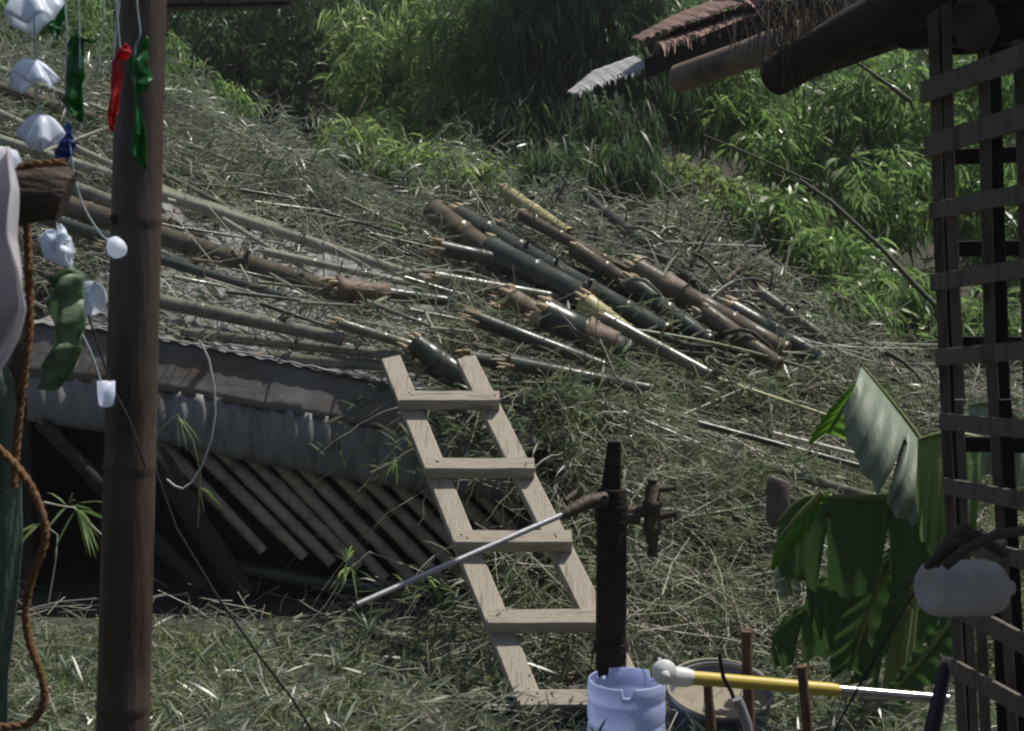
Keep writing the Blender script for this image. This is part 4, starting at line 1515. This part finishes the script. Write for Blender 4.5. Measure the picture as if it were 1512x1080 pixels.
# thatch strands
p0, p1 = [], []
for i in range(150):
    px = random.gauss(1190, 45)
    py = 35 - (px - 1100) * .22 + random.uniform(-30, 5)
    A = P(px, py, 3.5 + random.uniform(-.08, .1))
    p0.append(A)
    p1.append(A + Vector((random.uniform(-.05, .05), random.uniform(-.03, .03), -random.uniform(.04, .2))))
for (x0, y0, x1, y1) in ((1180, 20, 1183, 215), (1172, 120, 1182, 210), (1222, 20, 1226, 60), (1268, 5, 1272, 150), (1200, 90, 1196, 160), (1150, 10, 1156, 130)):
    p0.append(P(x0, y0, 3.5)); p1.append(P(x1, y1, 3.5))
p0, p1 = np.array([tuple(q) for q in p0]), np.array([tuple(q) for q in p1])
v, f = stick_geo(p0, p1, np.full(len(p0), .0026), np.full(len(p0), .0012))
npmesh('thatch_fringe', v, f, 'thatch', hr)
mb = MB()
mb.tube([P(1050, 85, 4.05), P(1053, 100, 4.03), P(1065, 110, 4.02), P(1085, 108, 4.02), P(1100, 100, 4.05)], .0035, 6)
mb.build('tie_wire', 'wire', hr)

# ------------------------------------------------------------------ brown post and beam at left foreground
DP = 2.4
t = thing('bamboo_post', 'brown upright bamboo post in front of the shed', 'post', (P(180, 1080, DP).x, DP, 0))
a = P(213, -120, DP)
b = P(181, 1090, DP)
k = a.z / (a.z - b.z)
b = a.lerp(b, k)
nodes = [330, 515, 700, 1046]


def row_q(py):
    lo, hi = 0, 1
    target = zat(py, DP)
    return (a.z - target) / (a.z - b.z)


qs = sorted([row_q(y) for y in (330, 694, 1046)])
pts, rad = [], []
steps = [0, .1, .2, .3, .4, .5, .6, .7, .8, .9, 1.0]
ev = [(q, 1.0) for q in steps]
for q in qs:
    ev += [(q - .006, 1.0), (q - .002, 1.045), (q + .002, .985), (q + .006, 1.0)]
for q, kk in sorted(ev):
    pts.append(a.lerp(b, q))
    rad.append(pxs(34 + q * 8, DP) * kk)
mb = MB()
mb.tube(pts, rad, 28)
mb.build('culm', 'post', t)
for (qq, dx, r_) in ((row_q(325), -.028, .009), (row_q(605), 0, .007), (row_q(1050), -.02, .010)):
    c = a.lerp(b, qq) + Vector((dx, -.043 if dx == 0 else -.036, 0))
    mb = MB()
    mb.tube([c + Vector((0, .006, 0)), c + Vector((0, -.002, 0)), c + Vector((0, -.005, 0))], [r_, r_, r_ * .6], 10)
    mb.build('knot', 'beam', t)
mb = MB()
mb.bar(P(200, -14, 2.46), P(420, -16, 2.6), (0, 0, 1), pxs(54, 2.5), .05)
o = mb.build('roof_beam', 'post', None, P(300, -14, 2.5))
tag(o, 'brown horizontal beam end across the top of the bamboo post', 'beam')

# unseen roof added over the viewpoint to dim sky light on the foreground
pr = thing('sky_block_roof', 'unseen roof added over the viewpoint to block sky light', 'porch roof', (-.2, 0, 2.45))
mb = MB()
mb.grid(lambda u, v: Vector((-3.2 + u * 4.4, -3 + v * 3.9, 2.62 - .06 * math.sin(u * math.pi) * 0 + .25 * (1 - v))), 20, 12)
mb.build('thatch', 'beam', pr, thick=.06)

# ------------------------------------------------------------------ hanging garlands


def string(pts, D, r=.0016, m='string', parent=None, name='string'):
    mb = MB()
    pp = [P(x, y, D) for x, y in pts]
    # smooth
    out = []
    for i in range(len(pp) - 1):
        for k_ in range(5):
            q = k_ / 5
            p_0 = pp[max(i - 1, 0)]; p_1 = pp[i]; p_2 = pp[i + 1]; p_3 = pp[min(i + 2, len(pp) - 1)]
            out.append(.5 * ((2 * p_1) + (p_2 - p_0) * q + (2 * p_0 - 5 * p_1 + 4 * p_2 - p_3) * q * q + (3 * p_1 - p_0 - 3 * p_2 + p_3) * q ** 3))
    out.append(pp[-1])
    mb.tube(out, r, 6)
    return mb.build(name, m, parent)


def petal(cx, cy, D, w_, h, parent, m='petal', name='white_cup', tiltd=0.0, seed=0):
    """a shallow cut bottle-bottom flower hanging mouth down"""
    c = P(cx, cy, D)
    R0 = pxs(w_ / 2, D)
    H = pxs(h, D)
    rn = random.Random(seed)
    ph = rn.uniform(0, 6)
    ca, sa = math.cos(tiltd), math.sin(tiltd)
    mb = MB()

    def fn(u, v):
        an = u * 2 * math.pi
        lobe = 1 + .18 * math.sin(an * 5 + ph)
        r = R0 * (.08 + .92 * v ** .8) * (1 + (lobe - 1) * v)
        z = H * (.5 - v ** 1.6) + H * .22 * v * math.sin(an * 2 + ph) + H * .15 * v * math.sin(an * 5 + ph)
        x, y = r * math.cos(an), r * math.sin(an) * .8
        return c + Vector((x * ca - z * sa, y, x * sa + z * ca))
    mb.grid(fn, 40, 8)
    return mb.build(name, m, parent, thick=.0015)


def strip(pts, D, m, parent, name, twist=1.0, th=.0012, ruff=.15):
    """pts: (px, py, width_px)"""
    mb = MB()
    n = len(pts)

    def at(q):
        x = q * (n - 1)
        i = min(int(x), n - 2)
        f = x - i
        f2 = f * f * (3 - 2 * f)
        return [pts[i][k_] * (1 - f2) + pts[i + 1][k_] * f2 for k_ in range(3)]

    def fn(u, v):
        px, py, w_ = at(v)
        s_ = (u - .5) * w_
        q = P(px + s_ * (1 + .12 * math.sin(v * 17)), py + 3 * math.sin(u * 6 + v * 5), D)
        q.y += pxs(w_, D) * .35 * math.sin(u * math.pi * 2 * twist + v * 4) + ruff * pxs(w_, D) * math.sin(v * 30 + u * 5)
        return q
    mb.grid(fn, 12, 40)
    return mb.build(name, m, parent, thick=th)


GG = 'plastic garlands hanging from the porch roof'
g1 = thing('hanging_garland', 'garland of white plastic petals with a sage green strip, leftmost by the log end', 'garland', P(45, -60, 2.2), GG)
string([(44, -80), (50, 20), (52, 90), (54, 130), (58, 200), (66, 260), (76, 300), (86, 340), (96, 380), (106, 398)], 2.2, parent=g1, r=.0018)
petal(46, 8, 2.2, 80, 42, g1, seed=1, tiltd=.25)
petal(46, 106, 2.2, 66, 34, g1, seed=2, tiltd=.05)
petal(60, 190, 2.2, 62, 38, g1, seed=3, tiltd=-.05)
petal(80, 362, 2.2, 44, 46, g1, seed=4, tiltd=.7)
strip([(88, 334, 8), (92, 350, 22), (84, 366, 16), (92, 380, 6)], 2.19, 'petal', g1, 'white_rag')
strip([(104, 396, 10), (94, 408, 56), (90, 440, 58), (98, 480, 42), (98, 510, 44), (88, 545, 46), (76, 575, 34)], 2.18, 'sage_film', g1, 'green_strip')
string([(106, 398), (112, 440), (116, 480), (134, 520), (148, 560), (152, 570)], 2.2, parent=g1)
string([(130, 465), (148, 520), (165, 570), (190, 620), (215, 690)], 2.21, parent=g1, m='wire', r=.0022)
petal(136, 440, 2.25, 46, 8, g1, seed=5, tiltd=1.4)
mb = MB(); c = P(132, 440, 2.25)
mb.lathe(c, [(0, .004), (.014, .004), (.020, .0), (.029, .002), (.030, -.004)], 24, ax=Vector((.05, -1, .05))); mb.build('white_disc', 'petal', g1)
mb = MB(); c = P(88, 452, 2.26)
mb.lathe(c, [(0, .004), (.016, .004), (.022, .0), (.024, -.004)], 24, ax=Vector((-.3, -1, .1))); mb.build('white_disc', 'petal', g1)
mb = MB(); c = P(157, 582, 2.2)
mb.lathe(c, [(.005, -.022), (.012, -.018), (.014, .0), (.0145, .022)], 18); mb.build('white_cup', 'petal', g1, thick=.001)

g2 = thing('hanging_garland', 'garland with broad dark green strip and blue strip ending in a white cap', 'garland', P(100, -60, 2.25), GG)
string([(98, -80), (97, 0), (99, 60), (97, 120), (98, 180), (104, 220), (112, 270), (126, 310), (148, 345), (162, 357)], 2.25, parent=g2)
strip([(112, 52, 14), (110, 70, 26), (108, 110, 26), (107, 150, 30), (118, 178, 14)], 2.25, 'green_film', g2, 'green_strip')
strip([(104, 56, 8), (122, 60, 22), (138, 60, 12)], 2.25, 'green_film', g2, 'green_knot')
strip([(99, 184, 8), (97, 204, 22), (96, 222, 26), (92, 238, 20)], 2.25, 'blue_film', g2, 'blue_strip')
mb = MB(); c = P(172, 366, 2.25)
mb.lathe(c, [(0, -.020), (.010, -.017), (.016, -.006), (.017, .006), (.013, .014), (.0, .016)], 20, ax=Vector((.4, -.3, -.8))); mb.build('white_cap', 'petal', g2)
string([(76, -60), (78, 20), (82, 60)], 2.3, parent=g2)
strip([(80, -40, 10), (78, 0, 26), (80, 40, 22), (82, 56, 10)], 2.3, 'green_film', g2, 'green_strip')

g3 = thing('hanging_garland', 'garland of two pale strings with a narrow red strip beside the post', 'garland', P(170, -60, 2.2), GG)
string([(172, -80), (176, 0), (170, 50), (166, 90), (162, 110)], 2.22, parent=g3)
string([(168, -80), (172, 10), (176, 60), (178, 72)], 2.2, parent=g3)
strip([(184, 68, 10), (182, 78, 22), (172, 88, 16), (170, 130, 15), (166, 170, 13), (165, 192, 8)], 2.19, 'red_film', g3, 'red_strip')
string([(152, -80), (153, 20), (148, 60), (146, 105)], 2.24, parent=g3)
string([(115, -80), (116, 20), (118, 60), (118, 100)], 2.24, parent=g3)

g4 = thing('hanging_garland', 'garland with twisted bright green strip hanging in front of the post', 'garland', P(205, -60, 2.1), GG)
string([(203, -80), (202, 0), (207, 50), (200, 70), (199, 110), (202, 150)], 2.1, parent=g4)
strip([(216, 58, 8), (208, 72, 16), (202, 92, 34), (206, 112, 34), (206, 124, 20), (202, 140, 6), (203, 160, 8), (206, 200, 18), (205, 228, 22), (214, 250, 6)], 2.1,
      'green_film', g4, 'green_strip')

# ------------------------------------------------------------------ far left: log end, cloth, ropes, net
mb = MB()
A, B = P(98, 292, 2.0), P(-160, 265, 1.95)
n = 16
mb.tube([A.lerp(B, i / n) + Vector((0, 0, .006 * math.sin(i * .9))) for i in range(n + 1)], [pxs(44, 2) * (.9 + .02 * i) for i in range(n + 1)], 24,
        rf=lambda i, an: 1 + .07 * math.sin(an * 7 + i * .2) + .05 * math.sin(an * 13))
o = mb.build('log_end', 'log', None, A)
tag(o, 'rough dark log end poking in at the left edge under the garland', 'log')


def rope(pts, D, rpx, label, m='rope', dd=None):
    pp = [P(x, y, D if dd is None else D + dd[i]) for i, (x, y) in enumerate(pts)]
    out = []
    for i in range(len(pp) - 1):
        for k_ in range(14):
            q = k_ / 14
            p_0 = pp[max(i - 1, 0)]; p_1 = pp[i]; p_2 = pp[i + 1]; p_3 = pp[min(i + 2, len(pp) - 1)]
            out.append(.5 * ((2 * p_1) + (p_2 - p_0) * q + (2 * p_0 - 5 * p_1 + 4 * p_2 - p_3) * q * q + (3 * p_1 - p_0 - 3 * p_2 + p_3) * q ** 3))
    out.append(pp[-1])
    mb = MB()
    r_ = pxs(rpx, D)
    # three twisted strands
    T_ = [(out[min(i + 1, len(out) - 1)] - out[max(i - 1, 0)]).normalized() for i in range(len(out))]
    acc = 0
    for s_ in range(3):
        pts_, acc = [], 0
        for i, q in enumerate(out):
            if i: acc += (out[i] - out[i - 1]).length
            x_ = T_[i].cross(Vector((0, 1, 0.01))).normalized()
            y_ = T_[i].cross(x_)
            an = acc / r_ * .9 + s_ * 2.094
            pts_.append(q + (x_ * math.cos(an) + y_ * math.sin(an)) * r_ * .45)
        mb.tube(pts_, r_ * .58, 8)
    o = mb.build('rope', m, None, out[0])
    tag(o, label, 'rope', 'brown ropes at the left edge')
    return o


rope([(-60, 262), (0, 250), (30, 246), (60, 242), (96, 240)], 1.93, 6, 'short brown rope lying along the top of the log end')
rope([(40, 330), (42, 400), (44, 470), (38, 540), (30, 600), (24, 660), (20, 720)], 2.05, 6.5, 'straight brown rope hanging from the log end')
rope([(-40, 640), (0, 665), (40, 710), (62, 760), (66, 800), (48, 850), (38, 900), (44, 950), (62, 1000), (64, 1040), (42, 1068), (0, 1074), (-60, 1072)], 1.9, 6.5,
     'looped brown rope curving down to the bottom left corner')


def cloth(x0, x1f, y0, y1, D, m, name, label, folds, amp):
    mb = MB()

    def fn(u, v):
        py = y0 + (y1 - y0) * v
        px = x0 + (x1f(py) - x0) * u
        q = P(px, py, D)
        q.y += amp * math.sin(u * folds * math.pi + v * 2.5) + amp * .5 * math.sin(u * folds * 2.3 + v * 7)
        return q
    mb.grid(fn, 60, 40)
    o = mb.build(name, m, None, P(x0, y0, D), thick=.003)
    tag(o, label, 'cloth')
    return o


edge_t = [(215, 4), (240, 10), (280, 22), (350, 26), (400, 42), (455, 48), (500, 32), (535, 12), (560, -4)]
cloth(-160, lambda y: interp([(a_, b_) for a_, b_ in edge_t], y), 215, 560, 1.85, 'cloth', 'hanging_shirt',
      'pale lavender shirt cloth hanging at the left edge', 9, .03)
cloth(-160, lambda y: interp([(470, -30), (560, 18), (700, 26), (800, 30), (900, 22), (1000, 10), (1150, 8)], y), 480, 1150, 2.15, 'net', 'green_cloth',
      'dull green netting cloth hanging below the lavender cloth', 8, .012)
# small white bundle on the log
mb = MB()
c = P(2, 232, 1.92)
mb.lathe(c + Vector((0, 0, -.02)), [(0, 0), (.02, .004), (.028, .016), (.022, .03), (.0, .036)], 16)
o = mb.build('white_bundle', 'petal', None, c)
tag(o, 'small white bundle sitting on the log end', 'bundle')

# ------------------------------------------------------------------ loose wires
for pts, D, m, lab, r_ in (([(228, 690), (260, 780), (320, 880), (380, 965), (430, 1030), (480, 1110)], 3.2, 'wire', 'black wire slanting from the post to the yard', .0035),
                        ([(1352, 872), (1310, 940), (1270, 1010), (1232, 1080), (1215, 1120)], 3.3, 'wire', 'black wire dropping from the jug to the bottom edge', .003)):
    mb = MB()
    pp = [P(x, y, D) for x, y in pts]
    mb.tube(pp, r_, 8)
    o = mb.build('wire', m, None, pp[0])
    tag(o, lab, 'wire')
mb = MB()
pp = [P(x, y, 6.2) for x, y in [(296, 505), (308, 530), (316, 570), (318, 610), (312, 650), (300, 685), (284, 712), (270, 722), (258, 718), (246, 708)]]
mb.tube(pp, .0055, 8)
o = mb.build('wire', 'wire_white', None, pp[0])
tag(o, 'pale looped wire hanging in front of the shed tin', 'wire')


# twiggy canes with leaf tufts in front of the shed
def cane(pts, D, label, tufts, r_=.004, m='straw'):
    t = thing('bamboo_twig', label, 'twig', P(*pts[0], D), 'leafy bamboo twigs before the shed')
    mb = MB()
    mb.tube([P(x, y, D) for x, y in pts], [r_ * (1 - .6 * i / len(pts)) for i in range(len(pts))], 6)
    mb.build('stalk', m, t)
    for (x, y, n_, dx, dz) in tufts:
        c = np.repeat(np.array([tuple(P(x, y, D))]), n_, 0)
        d = RNG.normal(size=(n_, 3)) * .5 + np.array([dx, -.1, dz])
        v, f = leaf_geo(c, d, RNG.uniform(.08, .16, n_), RNG.uniform(.008, .014, n_), .3)
        npmesh('leaf_tuft', v, f, 'leaf_bright', t)
    return t


cane([(385, 958), (440, 935), (480, 895), (505, 855), (520, 838), (545, 815), (600, 835), (625, 845)], 5.7,
     'curved pale cane with leaf tufts below the pump lever', [(518, 838, 9, -.2, -.4), (512, 830, 6, .1, .8), (628, 850, 5, .5, -.6)])
cane([(65, 742), (95, 748), (110, 750), (150, 790)], 4.4, 'small green sprig in the dark left of the post',
     [(112, 752, 10, .9, -.7), (100, 748, 6, -.2, .4)])
cane([(548, 698), (575, 685), (600, 668), (625, 655), (690, 640)], 6.15, 'pale sprig poking left of the ladder at its second rung', [(585, 676, 5, -.5, -.8), (560, 690, 3, -.8, -.2)], m='straw')
cane([(232, 640), (262, 612), (285, 650), (296, 700), (292, 780)], 6.0, 'drooping green shoot right of the post in front of the tin', [(262, 615, 5, .5, -.6), (294, 720, 5, .1, -1)], m='culm_green')
cane([(690, 985), (715, 930), (735, 880)], 5.4, 'upright grassy sprig between the ladder rails', [(700, 960, 8, .2, -.6), (690, 985, 8, -.1, -.6)])
cane([(640, 1060), (650, 1010), (662, 975)], 5.2, 'green grassy sprig at the foot of the ladder', [(655, 1000, 9, .1, -.8), (648, 1020, 9, -.2, .6)])
cane([(70, 900), (82, 830), (85, 790), (62, 772)], 4.4, 'bent grey twig in the dark beside the looped rope', [(62, 772, 3, -.8, -.4)], r_=.003)

# ------------------------------------------------------------------ thin haze volume added to lift the dark tones
hz = MB()
x0, x1, y0, y1, z0, z1 = -46, 46, -13, 56, -1.5, 34
hz.add([(x0, y0, z0), (x1, y0, z0), (x1, y1, z0), (x0, y1, z0), (x0, y0, z1), (x1, y0, z1), (x1, y1, z1), (x0, y1, z1)],
       [(3, 2, 1, 0), (4, 5, 6, 7), (0, 1, 5, 4), (1, 2, 6, 5), (2, 3, 7, 6), (3, 0, 4, 7)])
hm = bpy.data.materials.new('haze')
hm.use_nodes = True
hm.node_tree.nodes.clear()
ho = hm.node_tree.nodes.new('ShaderNodeOutputMaterial')
hv = hm.node_tree.nodes.new('ShaderNodeVolumePrincipled')
hv.inputs['Density'].default_value = 0.0015
hv.inputs['Color'].default_value = (.85, .9, .88, 1)
hv.inputs['Anisotropy'].default_value = 0.3
hm.node_tree.links.new(hv.outputs[0], ho.inputs['Volume'])
M['haze'] = hm
tag(hz.build('haze', 'haze'), kind='stuff')

for o in list(bpy.data.objects):
    if '_o' in o:
        del o['_o']
